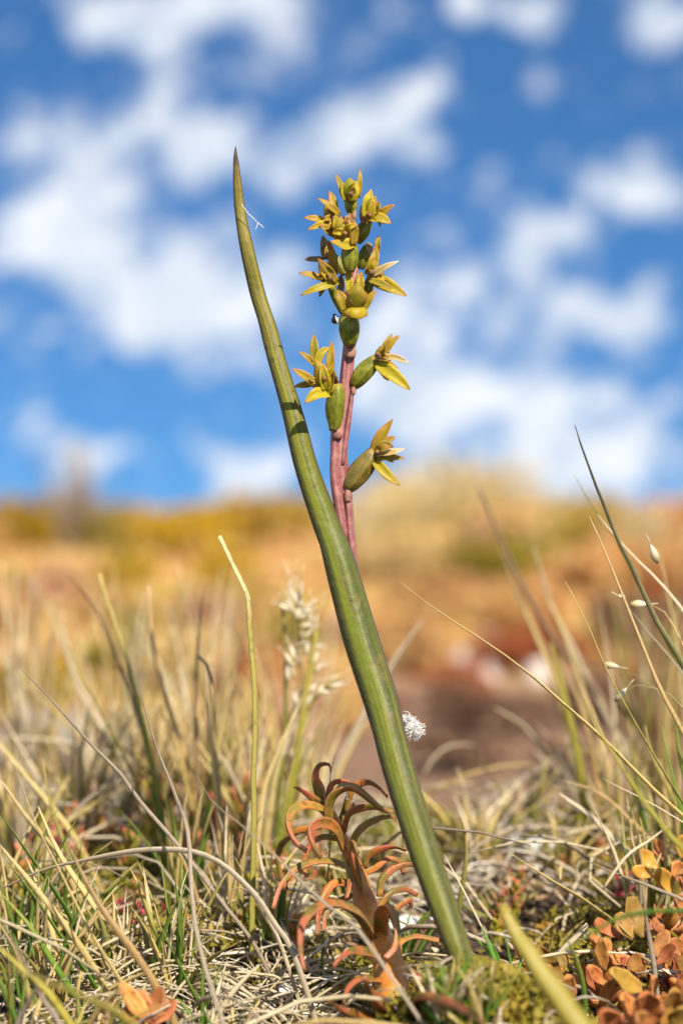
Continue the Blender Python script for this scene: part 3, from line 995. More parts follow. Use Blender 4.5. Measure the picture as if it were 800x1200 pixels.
for (px, py, an, L, w) in SPK:
    for rpt in range(2):
        j = (lambda v: rng.gauss(0, v)) if rpt else (lambda v: 0.0)
        obj('spikelet', spikelet_geo(px + j(4), py + j(6), an + j(.35), L * .95, w * .8, .46 + rng.uniform(-.03, .03)), M['spikelet'], sg)

# right hand grasses
tr = tuft('right', 830, .05, 'tuft of dark tipped and olive blades leaning in from the right edge')
blade(tr, [(673, 498), (683, 530), (700, 575), (720, 625), (740, 665), (770, 730), (800, 780), (835, 860), (870, 960)], .04, 7, 'darktip', n=30)
blade(tr, [(672, 556), (695, 595), (715, 622), (745, 680), (775, 740), (815, 820), (850, 920)], .28, 9, 'yolive')
blade(tr, [(700, 603), (720, 628), (745, 655), (770, 680), (800, 716), (845, 790), (880, 900)], .15, 6, 'pale')
blade(tr, [(690, 605), (710, 650), (730, 700), (750, 750), (770, 800), (790, 840), (815, 890), (840, 970)], .0, 5, 'tan', n=26)
blade(tr, [(661, 680), (680, 715), (700, 760), (715, 795), (740, 840), (760, 875), (780, 910), (802, 945), (835, 1010)], .0, 6, 'olive', n=26)
blade(tr, [(727, 700), (750, 730), (780, 765), (802, 792), (845, 850), (880, 950)], .18, 6, 'grey')
blade(tr, [(685, 830), (715, 878), (735, 910), (755, 940), (785, 980), (808, 1010)], -.22, 8, 'yolive')
blade(tr, [(775, 850), (785, 900), (800, 960)], .12, 8, 'green')
blade(tr, [(790, 830), (795, 880), (812, 960)], .15, 8, 'green')
blade(tr, [(755, 850), (765, 890), (790, 940), (815, 990)], .3, 7, 'olive')
blade(tr, [(735, 840), (742, 900), (752, 970)], .45, 9, 'olive')
blade(tr, [(795, 700), (785, 790), (780, 880), (790, 960)], .6, 8, 'straw')
blade(tr, [(700, 700), (716, 800), (722, 880), (730, 960)], .7, 7, 'pale')
blade(tr, [(770, 640), (790, 740), (800, 830)], .5, 6, 'straw')
for (px, py, an, L, w) in [(770, 660, 1.95, 26, 11), (738, 708, .0, 24, 10), (706, 778, -.2, 22, 9), (720, 822, .9, 24, 9), (732, 700, 2.9, 10, 6)]:
    obj('spikelet', spikelet_geo(px, py, an, L, w, .12), M['spikelet'], tr)
blade(tr, [(770, 655), (785, 700), (800, 760), (830, 860)], .12, 3.2, 'straw')
blade(tr, [(728, 812), (740, 803), (770, 808), (800, 830), (830, 900)], .12, 3.2, 'straw')
blade(tr, [(728, 786), (760, 800), (800, 850), (830, 930)], .12, 3.2, 'straw')
blade(tr, [(758, 706), (780, 720), (810, 780), (840, 880)], .12, 3.2, 'straw')

straw([(468, 681), (500, 707), (540, 734), (580, 760), (620, 790), (660, 825), (700, 860), (740, 900), (770, 930), (800, 957), (845, 1000), (870, 1040)], .0, 6, 'gold',
      'long thin pale straw slanting alone across the view right of the orchid leaf', n=34)
tb = tuft('back_right', 680, .7, 'blurred pale tuft of grass standing behind the long straw')
blade(tb, [(560, 570), (590, 640), (620, 700), (650, 750), (690, 800), (740, 860), (785, 920)], .85, 8, 'brown', tipw=.4)
blade(tb, [(585, 640), (612, 710), (640, 770), (662, 840), (680, 910)], .95, 12, 'tan')
blade(tb, [(600, 690), (625, 740), (650, 800), (668, 860), (682, 930)], .8, 11, 'gold')
blade(tb, [(645, 750), (662, 820), (678, 890), (686, 955)], .6, 12, 'yolive')
blade(tb, [(625, 640), (645, 710), (670, 760), (705, 830), (740, 900)], .9, 10, 'pale')
blade(tb, [(655, 770), (680, 830), (695, 890), (700, 960)], .55, 8, 'tan')
blade(tb, [(640, 700), (670, 770), (690, 850), (700, 930)], .75, 9, 'straw')
blade(tb, [(680, 800), (705, 870), (715, 950)], .5, 7, 'straw')
blade(tb, [(660, 730), (690, 790), (720, 850), (760, 920)], .7, 7, 'brown')

straw([(580, 830), (612, 850), (635, 878), (652, 905)], .85, 10, 'pale', 'short pale dead twig out of focus behind the right grasses', name='dead_twig', cat='twig', tipw=.6)
straw([(668, 872), (640, 895), (600, 920), (560, 945), (525, 975)], .8, 12, 'grey', 'thick grey dead twig lying out of focus beside the orchid leaf', name='dead_twig', cat='twig', tipw=.6)
straw([(536, 950), (544, 972), (546, 1000), (543, 1030), (538, 1060)], .12, 6, 'olive', 'short brown-green upright shoot just right of the orchid leaf')
straw([(520, 1001), (541, 1040), (562, 1082), (585, 1130), (600, 1165)], .02, 5, 'pale', 'thin pale straw leaning beside the base of the orchid leaf', -.12)
straw([(590, 995), (640, 1028), (680, 1052), (716, 1078), (740, 1100)], .08, 7, 'straw', 'straight tan straw lying towards the brown rosettes', .0, grounded=False)
straw([(683, 1007), (720, 1023), (760, 1038), (802, 1056), (850, 1085)], -.02, 5, 'grey', 'thin grey straw pointing at the right edge above the rosettes', -.1)
straw([(782, 968), (760, 985), (737, 1000), (722, 1018), (706, 1042)], -.08, 3.5, 'pale', 'thin curved whitish straw over the yellow rosette leaves', grounded=False)
straw([(705, 912), (730, 925), (760, 940), (800, 964), (850, 1000)], .0, 4.5, 'pale', 'thin whitish straw with a curved end at the right edge', n=18)
straw([(650, 912), (700, 928), (740, 962), (780, 1005), (800, 1030)], .3, 7, 'tan', 'tan out of focus straw under the long thin one')
straw([(655, 930), (690, 955), (720, 985), (750, 1015)], .22, 9, 'pale', 'thick whitish dead stalk lying behind the rosettes', name='dead_twig', cat='twig', tipw=.5)
straw([(588, 1060), (604, 1092), (622, 1122), (650, 1162), (682, 1206), (700, 1235)], -.40, 26, 'yolive', 'wide yellow-green blade blurred in the foreground over the rosettes', -.46, tipw=.35, twist=.15)
straw([(662, 1098), (674, 1122), (682, 1150), (685, 1180), (684, 1206)], -.15, 6, 'green', 'short dark green blade in front of the brown rosettes')
straw([(640, 1130), (689, 1096), (728, 1075), (770, 1068), (812, 1070), (850, 1090)], -.35, 6, 'green', 'blurred pale green blade arching over the brown rosettes', grounded=False)
straw([(752, 1040), (757, 1080), (763, 1115), (767, 1145)], -.08, 6, 'grey', 'grey dead stalk standing upright among the brown rosettes')
straw([(688, 1083), (672, 1100), (655, 1116), (640, 1130)], .03, 8, 'pale', 'short broken whitish stalk on the ground beside the rosettes', name='dead_twig', cat='twig', grounded=False, tipw=.8)

tg = tuft('bright', 600, -.12, 'small bright green grass tuft at the foot of the orchid leaf')
for pts in [[(563, 1085), (578, 1120), (598, 1172)], [(548, 1122), (575, 1145), (600, 1178)], [(556, 1098), (584, 1130), (604, 1175)], [(540, 1140), (575, 1158), (603, 1182)],
            [(575, 1100), (590, 1140), (606, 1180)], [(612, 1110), (606, 1150), (606, 1185)], [(590, 1090), (600, 1140), (608, 1180)], [(530, 1120), (565, 1135), (598, 1176)],
            [(630, 1130), (620, 1160), (612, 1188)], [(520, 1150), (560, 1165), (600, 1186)]]:
    blade(tg, pts, -.10, 7 if len(pts) == 3 and pts[0][0] < 570 else 5, 'bright', -.16)

# the hazy tussock that rises over the left crest
ht = empty('tussock', ground_at(95, 660), 'hazy grey tussock rising against the sky at the left crest', 'grass')
gq = ht.location
Dq = gq.y + FOCUS
for i in range(30):
    px, row = 95 + rng.gauss(0, 32), rng.uniform(510, 600)
    tip = P(px, row, gq.y + rng.uniform(-.3, .3))
    base = gq + Vector((rng.gauss(0, .10), rng.gauss(0, .1), -.02))
    mid = (tip + base) / 2 + Vector((0, 0, .05))
    o = obj('blade', tube_geo(smooth([base, mid, tip], 6), np.linspace(.011, .004, 6), 4, .4), M['grey' if i % 2 else 'brown'], ht)
# grass fringe along the centre crest, one tussock each
for i, (px, row, wd, hh) in enumerate([(470, 640, 70, 90), (525, 630, 80, 105), (575, 640, 60, 95), (640, 650, 70, 75), (745, 655, 60, 70), (425, 650, 60, 80)]):
    g0 = ground_at(px, row)
    tt = empty('tussock', g0, 'buff tussock out of focus on the crest, %s' % ['behind the lowest flower', 'highest of the row', 'right of the highest one', 'behind the blurred brown blade', 'behind the dark tipped blade', 'right behind the orchid stalk'][i], 'grass', 'tussocks on the crest')
    Dg = g0.y + FOCUS
    k = Dg / F
    for j in range(60):
        e = g0 + Vector((rng.gauss(0, wd * .5) * k, rng.gauss(0, 8) * k, rng.uniform(.5, 1.0) * hh * k))
        b0 = g0 + Vector((rng.gauss(0, 10) * k, rng.gauss(0, 6) * k, -.02))
        obj('blade', tube_geo(smooth([b0, (e + b0) / 2 + Vector((0, 0, .1 * hh * k)), e], 5), np.linspace(3.2 * k, 1.2 * k, 5), 4, .4), M[rng.choice(['straw', 'gold', 'pale', 'straw'])], tt)


# procedural small tufts that fill the undergrowth
def small_tuft(px, d, n, hpx, spread, mats, label, w=(4, 8), lean=0.0, group='grass tufts round the orchid'):
    b = ground_pt(px, d)
    e = empty('grass_tuft', b, label, 'grass', group)
    k = (FOCUS + d) / F
    for _ in range(n):
        h = hpx * rng.uniform(.45, 1.05) * k
        dx, dy = rng.gauss(lean, spread) * k, rng.gauss(0, spread * .8) * k
        b0 = b + Vector((rng.gauss(0, spread * .22) * k, rng.gauss(0, spread * .2) * k, 0))
        b0.z = H(b0.x, b0.y) - .008
        tip = b0 + Vector((dx, dy, h))
        mid = b0 + Vector((dx * .40, dy * .40, h * .56))
        line = [tip, b0 + Vector((dx * .74, dy * .74, h * .84)), mid, b0]
        obj('blade', blade_geo(line, rng.uniform(*w), grounded=False, n=9, sides=5), M[rng.choice(mats)], e)
    return e


FILL = [
    (40, 1.2, 40, 300, 60, ['pale', 'straw', 'gold', 'pale'], 'hazy pale tuft on the rim behind the left edge'),
    (150, 1.25, 40, 300, 55, ['pale', 'straw', 'pale', 'gold'], 'hazy pale tuft on the rim behind the coral sprigs'),
    (255, 1.2, 36, 300, 48, ['pale', 'straw', 'gold', 'pale'], 'hazy pale tuft on the rim behind the bent straw'),
    (345, 1.25, 26, 290, 40, ['pale', 'straw', 'gold'], 'hazy pale tuft on the rim behind the seed head'),
    (770, 1.1, 30, 320, 48, ['pale', 'straw', 'olive', 'tan'], 'hazy pale tuft on the rim at the right edge'),
    (20, .50, 44, 190, 50, ['straw', 'pale', 'olive', 'grey', 'gold'], 'pale tuft behind the left edge blades'),
    (95, .60, 44, 200, 48, ['pale', 'straw', 'gold', 'olive', 'pale'], 'pale tuft behind the red sprigs'),
    (170, .66, 40, 200, 42, ['pale', 'straw', 'gold', 'olive'], 'pale tuft behind the tall sparse one'),
    (240, .6, 40, 210, 38, ['straw', 'pale', 'olive', 'tan', 'gold'], 'straw coloured tuft beneath the bent straw'),
    (305, .5, 44, 220, 34, ['straw', 'pale', 'gold', 'olive'], 'straw coloured tuft under the pale seed head'),
    (360, .62, 24, 170, 34, ['straw', 'pale', 'olive'], 'straw tuft behind the orange curly plant'),
    (10, .12, 34, 190, 60, ['green', 'grey', 'straw', 'olive', 'gold'], 'green and straw tuft at the left edge'),
    (75, .15, 28, 150, 55, ['grey', 'straw', 'green', 'pale', 'olive'], 'grey and green tuft before the red sprigs'),
    (140, .05, 18, 120, 45, ['olive', 'grey', 'straw', 'pale'], 'short tuft in front of the red sprigs'),
    (215, .25, 26, 190, 38, ['olive', 'green', 'straw', 'pale'], 'green based tuft behind the thin grey blade'),
    (270, .18, 26, 170, 36, ['pale', 'grey', 'straw', 'olive', 'tan'], 'grey tuft under the arching straw'),
    (320, .12, 20, 150, 28, ['pale', 'straw', 'green', 'olive'], 'thin tuft left of the orange curly plant'),
    (20, -.18, 26, 150, 60, ['olive', 'green', 'grey', 'straw'], 'olive tuft in the bottom left corner'),
    (90, -.2, 18, 120, 50, ['grey', 'straw', 'olive', 'tan'], 'straw tuft at the bottom edge beside the corner one'),
    (250, -.12, 14, 110, 40, ['grey', 'pale', 'straw', 'green'], 'thin grey tuft at the bottom edge below the arching straw'),
    (790, .35, 34, 210, 42, ['olive', 'green', 'straw', 'tan'], 'olive tuft at the right edge'),
    (725, .55, 24, 150, 38, ['straw', 'olive', 'pale', 'tan'], 'straw tuft behind the rosettes'),
    (690, .8, 22, 130, 36, ['straw', 'pale', 'tan'], 'low straw tuft on the rim of the hollow'),
    (460, .5, 12, 90, 30, ['straw', 'green', 'pale'], 'short tuft behind the orchid leaf'),
    (522, -.27, 36, 110, 26, ['green', 'olive', 'pale', 'bright'], 'short green tuft round the base of the orchid leaf'),
    (562, -.28, 34, 95, 26, ['green', 'olive', 'straw'], 'short olive tuft right of the orchid leaf base'),
    (405, .25, 12, 140, 22, ['green', 'olive', 'straw'], 'thin green shoots behind the orange curly plant'),
    (560, .55, 26, 110, 44, ['straw', 'olive', 'pale', 'gold'], 'straw tuft on the rim right of the orchid leaf'),
    (620, .7, 24, 110, 44, ['straw', 'pale', 'tan', 'olive'], 'straw tuft on the rim between the leaf and the right grasses'),
    (760, .15, 26, 190, 48, ['olive', 'straw', 'green', 'pale', 'gold'], 'fine mixed tuft behind the yellow rosette leaves'),
    (200, .0, 24, 170, 52, ['straw', 'gold', 'green', 'pale', 'olive'], 'fine mixed tuft in front below the arching straw'),
    (60, -.05, 26, 190, 58, ['straw', 'gold', 'green', 'pale'], 'fine straw and green tuft in front at the left'),
    (470, .12, 16, 80, 30, ['green', 'olive', 'straw'], 'short green tuft between the curly plant and the orchid leaf'),
    (590, .3, 14, 70, 34, ['olive', 'straw', 'green'], 'short olive tuft behind the pale leaning straw'),
    (660, .45, 18, 90, 36, ['straw', 'olive', 'gold'], 'short straw tuft behind the whitish dead stalk'),
    (640, .15, 12, 70, 34, ['straw', 'grey', 'olive'], 'sparse short tuft on the litter left of the rosettes'),
]
for f in FILL:
    small_tuft(*f)


# ---------------------------------------------------------------- litter, moss, sprigs
def curl_geo(b, L, w, seed):
    r = np.random.default_rng(seed)
    a = r.uniform(0, 6.28)
    c = r.normal() * 1.1
    pts = []
    p = np.array(tuple(b)) + np.array((0, 0, r.uniform(.0, .03)))
    z = r.uniform(-.15, .8)
    for i in range(6):
        pts.append(p.copy())
        p = p + np.array((math.cos(a), math.sin(a), z)) * L / 5
        a += c / 5 * 1.4
        z -= r.uniform(.1, .35)
    pts = np.array(pts)
    for q in pts:
        q[2] = max(q[2], H(q[0], q[1]) + .002)
    return tube_geo(pts, w * np.array([.7, 1, 1, 1, .9, .5]), 4, .5)


def litter(n, area, name, label, mat, L=(.06, .22), w=(.0012, .0032)):
    gs = []
    V, Fc, T_, A_ = [], [], [], []
    for i in range(n):
        px, d = area()
        b = ground_pt(px, d)
        if noise.noise((b.x * 6 + 9, b.y * 6, 1.2)) < rng.uniform(.0, .38) + (.12 if px > 470 and d > .15 else 0):
            continue
        g = curl_geo(b, rng.uniform(*L), rng.uniform(*w), rng.randrange(10 ** 9))
        o = len(V)
        V += g[0]; T_ += g[2]; A_ += g[3]
        Fc += [tuple(i + o for i in f) for f in g[1]]
    o = obj(name, (V, Fc, T_, A_), mat)
    return tag(o, label, 'litter', kind='stuff')


litter(4200, lambda: (rng.uniform(-80, 900), rng.uniform(-.5, .95)), 'litter', 'tangled dry grass litter covering the ground', M['litter'], (.05, .16), (.0008, .0022))
litter(1500, lambda: (rng.uniform(-80, 420), rng.uniform(-.35, .4)), 'litter', 'pale tangled straw litter on the left ground', M['pale'], (.06, .2), (.0009, .0024))


def moss(n, area, name, label, mat, size=(.004, .010), hh=.03):
    V, Fc, T_, A_ = [], [], [], []
    for i in range(n):
        px, d, th = area()
        if px is None:
            continue
        b = ground_pt(px, d)
        q = np.array(tuple(b)) + np.array((0, 0, rng.uniform(0, hh) * th))
        nr = np.array((rng.gauss(0, .6), rng.gauss(-.2, .6), 1.0)); nr /= np.linalg.norm(nr)
        a = np.cross(nr, (rng.gauss(0, 1), rng.gauss(0, 1), 0.1)); a /= np.linalg.norm(a)
        c = np.cross(nr, a)
        s = rng.uniform(*size)
        o = len(V)
        V += [q - a * s, q - c * s * .5 - nr * s * .15, q + a * s + nr * s * .5, q + c * s * .5 - nr * s * .15]
        Fc += [(o, o + 1, o + 2), (o, o + 2, o + 3)]
        T_ += [0, .5, 1, .5]; A_ += [rng.random()] * 4
    o = obj(name, (V, Fc, T_, A_), mat)
    return tag(o, label, 'moss', kind='stuff')


def moss_area():
    px, d = rng.uniform(-80, 900), rng.uniform(-.5, .8)
    p = ground_pt(px, d)
    n = noise.noise((p.x * 4.5 + 3, p.y * 4.5, 2.2))
    if n < .05:
        return None, 0, 0
    return px, d, .3 + 3.0 * (n - .05)


moss(34000, moss_area, 'moss', 'yellow-green and rusty moss between the litter', M['moss'])
moss(5000, lambda: (rng.gauss(590, 45), rng.gauss(-.15, .09), 1.0), 'moss', 'yellow-green moss cushion at the foot of the orchid leaf', M['moss'], (.004, .009), .035)


M['flake'] = leafy('leaf_flakes', lambda g, t, a, r, co: g.ramp(a, [(0.1, (0.035, 0.022, 0.014)), (0.4, (0.11, 0.065, 0.035)), (0.65, (0.25, 0.15, 0.07)), (0.88, (0.40, 0.29, 0.16)), (1.0, (0.55, 0.48, 0.38))]), 0.7, 0.1)
moss(9000, lambda: (rng.uniform(-80, 900), rng.uniform(-.5, .95), rng.uniform(.1, 1.0)), 'debris', 'broken brown and grey leaf debris between the litter', M['flake'], (.003, .014), .02)


# dead straws that can be told apart lying on the ground
for i in range(76):
    px, d = rng.uniform(-20, 820), rng.uniform(-.32, .9)
    if 560 < px and d < -.05:
        d = rng.uniform(.1, .85)
    b = ground_pt(px, d) + Vector((0, 0, rng.uniform(.01, .05)))
    side = ('near the bottom edge ' if d < .1 else 'farther back ') + ('at the far left' if px < 150 else 'below the arching straw' if px < 300 else 'by the curly plant' if px < 480 else 'just right of the orchid leaf' if px < 640 else 'by the rosettes')
    mt = rng.choice(['pale', 'grey', 'grey', 'pale', 'straw'])
    long = rng.random() < .5
    word = '%s %s dead straw' % ('long' if long else 'short', {'pale': 'pale cream', 'grey': 'grey-brown', 'straw': 'yellow'}[mt])
    o = obj('dead_straw', curl_geo(b, rng.uniform(.22, .32) if long else rng.uniform(.10, .18), rng.uniform(.0014, .0034), rng.randrange(10 ** 9)), M[mt])
    tag(o, '%s lying %s' % (word, side), 'straw', '%ss %s' % (word, side))


def sprig(px, d, hpx, n, mat, label, group):
    """a small upright shoot with overlapping scale leaves"""
    b = ground_pt(px, d)
    k = (FOCUS + d) / F
    e = empty('sprig', b, label, 'plant', group)
    top = b + Vector((rng.uniform(-8, 8) * k, rng.uniform(-8, 8) * k, hpx * k))
    obj('stem', tube_geo(smooth([b - Vector((0, 0, .01)), (b + top) / 2, top], 5), np.linspace(3 * k, 1.5 * k, 5), 5), M[mat], e)
    for i in range(n):
        t = .2 + .8 * i / n
        c = b.lerp(top, t)
        a = i * 2.4
        dr = Vector((math.cos(a), math.sin(a), rng.uniform(1.0, 1.8))).normalized()
        L = hpx * .30 * k * rng.uniform(.8, 1.2)
        p = smooth([c, c + dr * L * .5, c + dr * L + Vector((0, 0, L * .2))], 5)
        obj('leaf', lamina_geo(p, lambda t, w=8 * k: w * (math.sin(math.pi * min(.97, .2 + .78 * t)) ** .8), (-dr.x, -dr.y, .6), .0015, .2, 3), M[mat], e)
    return e


for (px, d, h, mt, w) in [(170, .22, 55, 'red', 'deep red sprig, tallest under the arching straw'), (160, .20, 40, 'red', 'deep red sprig, lowest under the arching straw'),
                          (195, .24, 45, 'red', 'deep red sprig beside the green blades'), (148, .27, 40, 'red', 'deep red sprig half hidden by moss'),
                          (65, .50, 60, 'red', 'red sprig behind the golden straw'), (90, .52, 70, 'coral', 'coral tipped sprig behind the golden straw'),
                          (118, .55, 70, 'coral', 'coral tipped sprig left of the green blades'),
                          (180, .5, 95, 'coral', 'coral tipped sprig below the thin grey blade'), (226, .42, 85, 'coral', 'coral tipped sprig between the tall blades'),
                          (280, .48, 110, 'coral', 'tallest coral tipped sprig beside the bent straw'), (330, .35, 70, 'coral', 'coral tipped sprig left of the orange curly plant'),
                          (345, .12, 60, 'coral', 'coral tipped sprig close to the orange curly plant'),
                          (735, .30, 55, 'red', 'crimson sprig behind the rosettes, tallest of three'), (755, .32, 50, 'red', 'crimson sprig behind the rosettes, middle of three'),
                          (725, .27, 30, 'red', 'crimson sprig behind the rosettes, lowest of three'), (790, .3, 60, 'coral', 'coral tipped sprig at the right edge'),
                          (600, .3, 60, 'coral', 'orange sprig on the litter right of the orchid leaf'), (585, .25, 50, 'coral', 'small orange sprig on the litter right of the orchid leaf')]:
    sprig(px, d, h, 11, mt, w, 'red and coral sprigs')


for i in range(58):
    if i < 40:
        px, d = rng.uniform(-10, 400), rng.uniform(.12, .75)
        where = 'at the left edge' if px < 90 else 'under the arching straw' if px < 230 else 'by the bent straw' if px < 320 else 'behind the curly plant'
    else:
        px, d = rng.uniform(560, 810), rng.uniform(.2, .75)
        where = 'right of the orchid leaf' if px < 690 else 'behind the rosettes'
    mt = rng.choice(['coral', 'coral', 'coral', 'mossy', 'mossy', 'red'] if i < 40 else ['mossy', 'coral'])
    word = {'coral': 'small coral tipped sprig', 'mossy': 'small yellow-green sprig', 'red': 'small deep red sprig'}[mt]
    where = ('low down ' if d < .4 else 'farther back ') + where
    sprig(px, d, rng.uniform(35, 75) if i < 40 else rng.uniform(22, 42), 9, mt, '%s among the litter %s' % (word, where), '%ss %s' % (word, where))


def lichen(px, row, wpx, label):
    g = near_ground(px, row)
    k = (g.y + FOCUS) / F
    e = empty('lichen', g, label, 'lichen', 'pale lichen clumps')
    for i in range(16):
        a = rng.uniform(0, 6.28); r = rng.uniform(0, wpx * .45) * k
        b = g + Vector((math.cos(a) * r, math.sin(a) * r, -.004))
        pts = [b, b + Vector((rng.gauss(0, 5), rng.gauss(0, 5), wpx * .25)) * k, b + Vector((rng.gauss(0, 12), rng.gauss(0, 12), wpx * rng.uniform(.3, .5))) * k]
        obj('lobe', tube_geo(smooth(pts, 5), np.array([3, 5, 6, 5, 2.5]) * k * rng.uniform(.7, 1.3), 6), M['lichen'], e)


for (px, row, w, l) in [(375, 1150, 44, 'whitish lichen clump under the orange curly plant'), (420, 1160, 36, 'whitish lichen clump beside the stem of the curly plant'),
                        (400, 1075, 40, 'whitish lichen clump behind the orange curly plant'), (360, 1100, 30, 'small whitish lichen clump left of the curly plant'),
                        (620, 1000, 44, 'pale lichen clump on the litter right of the orchid leaf'), (470, 1090, 34, 'pale lichen between the curly plant and the orchid leaf'),
                        (565, 980, 40, 'pale lichen clump beside the brown-green shoot'), (350, 1190, 30, 'whitish lichen at the bottom edge'), (330, 1165, 24, 'small pale lichen among the left litter')]:
    lichen(px, row, w, l)


# ---------------------------------------------------------------- orange plant with recurved leaves
cp = empty('curly_plant', P(470, 1195, -.12), 'orange red plant with curled down leaves in front of the orchid leaf', 'plant')


def Z4(x, y):
    return 300 + x / 2.857, 860 + y / 2.857


cpath = [(490, 1010, -.16), (470, 930, -.14), (450, 800, -.10), (420, 700, -.07), (370, 580, -.03), (340, 480, 0.0), (315, 400, .02), (282, 330, .03), (255, 260, .03)]
cp_line = [P(*Z4(x, y), d) for x, y, d in cpath]
cw = [40, 38, 36, 34, 27, 23, 19, 13, 7]
n = 30
obj('stem', tube_geo(smooth(cp_line, n), np.interp(np.linspace(0, 1, n), np.linspace(0, 1, len(cw)), cw) / 1850 * (1 + .10 * np.sin(np.arange(n) * 1.9)), 12), M['curly_stem'], cp)


def curly_leaf(pts, w, d0, d1, cup=-.35):
    m = len(pts) - 1
    L = [P(*Z4(x, y), d0 + (d1 - d0) * (i / m)) for i, (x, y) in enumerate(pts)]
    p = smooth(L, 18)
    # the upper face looks away from the curl's centre
    c = p.mean(axis=0)
    nrm = p[len(p) // 2] - c
    nrm = nrm + np.array((0, -.35 * np.linalg.norm(nrm), 0.2 * np.linalg.norm(nrm)))
    t0 = p[1] - p[0]; t0 /= np.linalg.norm(t0)
    mid = np.array((0, -1.0, 0.0))
    nh = nrm - t0 * nrm.dot(t0)
    wf = lambda t: w * .82 / 1000 * (0.75 + .5 * math.sin(math.pi * min(1, t * 1.1))) * (1 - .75 * max(0, t - .45) / .55)
    return obj('leaf', lamina_geo(p, wf, nh, .0065, cup, 5), M['curly'], cp)


CL = [
    ([(245, 270), (215, 215), (197, 150), (212, 105), (245, 103), (250, 130)], 13, .04, .03),
    ([(250, 250), (215, 228), (170, 200), (130, 176)], 9, .04, .0),
    ([(262, 330), (245, 250), (268, 195), (320, 178), (375, 215), (420, 250), (456, 263)], 15, .0, -.05),
    ([(295, 260), (325, 178), (370, 160), (410, 180), (440, 212)], 10, .05, .03),
    ([(295, 330), (312, 270), (350, 246), (400, 245), (452, 268)], 10, .03, -.02),
    ([(255, 300), (215, 252), (160, 238), (118, 260), (106, 305), (130, 360), (170, 392)], 11, .02, -.06),
    ([(315, 430), (332, 345), (370, 300), (420, 280), (462, 278)], 12, -.03, -.06),
    ([(292, 390), (265, 322), (220, 298), (182, 318), (190, 370), (218, 415)], 14, -.03, -.09),
    ([(305, 445), (255, 428), (190, 430), (130, 452), (82, 512), (58, 585)], 9, .0, -.08),
    ([(220, 310), (140, 322), (92, 358), (74, 410), (80, 460), (102, 522)], 9, .04, .06),
    ([(362, 450), (372, 408), (410, 385), (460, 378), (502, 392)], 9, .02, .02),
    ([(412, 545), (418, 490), (450, 455), (500, 438), (535, 440)], 11, .0, .02),
    ([(320, 500), (262, 498), (226, 540), (206, 610), (205, 702)], 12, -.03, -.08),
    ([(398, 690), (345, 605), (290, 572), (235, 568), (185, 592), (150, 645), (148, 720), (162, 790)], 17, -.08, -.22),
    ([(440, 745), (428, 670), (430, 600), (452, 588), (470, 650), (462, 715), (432, 748)], 18, -.06, -.16),
    ([(425, 755), (355, 724), (300, 735), (255, 782)], 12, -.1, -.2),
    ([(462, 720), (495, 692), (540, 680), (612, 692)], 6, -.08, -.02),
    ([(490, 960), (430, 925), (385, 872), (362, 815)], 20, -.14, -.26),
    ([(500, 960), (548, 885), (620, 888), (700, 930), (765, 975)], 15, -.2, -.45),
    ([(470, 965), (360, 945), (290, 925), (240, 895)], 11, -.16, -.28),
    ([(350, 520), (335, 470), (322, 420), (310, 395), (325, 360), (342, 400)], 10, -.04, -.08),
    ([(270, 330), (285, 285), (300, 250), (330, 235)], 8, .05, .06),
    ([(430, 620), (470, 585), (510, 560), (520, 580)], 6, .0, .05),
    ([(300, 420), (315, 480), (302, 550)], 7, -.02, -.06),
    ([(260, 290), (240, 220), (255, 165), (300, 160), (335, 185)], 9, .05, .06),
    ([(275, 350), (225, 345), (180, 372), (160, 430), (170, 480)], 9, .03, .02),
    ([(345, 470), (395, 450), (440, 420), (480, 430), (495, 470)], 9, .03, .05),
    ([(330, 540), (280, 560), (235, 600), (228, 660)], 9, .01, -.02),
    ([(400, 600), (440, 540), (490, 520), (540, 540)], 8, .02, .05),
    ([(430, 800), (500, 790), (550, 820), (570, 870)], 11, -.08, -.12),
    ([(420, 830), (360, 820), (310, 850), (290, 910)], 11, -.12, -.2),
]
for c in CL:
    curly_leaf(*c)

# ---------------------------------------------------------------- brown spoon leaved rosettes
def Z7(x, y):
    return 560 + x / 3.3333, 1000 + y / 3.3333


def spoon(parent, b, t, w, d0, d1, mat='rosette', face=None, bulge=.12):
    A, B = P(*Z7(*b), d0), P(*Z7(*t), d1)
    ax = B - A
    L = ax.length
    fn = face or Vector((rng.uniform(-.35, .35), -1, rng.uniform(.3, .9)))
    fn = Vector(fn).normalized()
    mid = A.lerp(B, .5) - fn * L * bulge
    p = smooth([A, mid, B], 11)
    wf = lambda s: w / 3333.3 * max(.10, (math.sin(math.pi * min(.985, .10 + .84 * s ** 1.25)) ** .62) * (.35 + .65 * min(1, s * 2.0)))
    return obj('leaf', lamina_geo(p, wf, fn, .005, rng.uniform(.12, .30), 7), M[mat], parent)


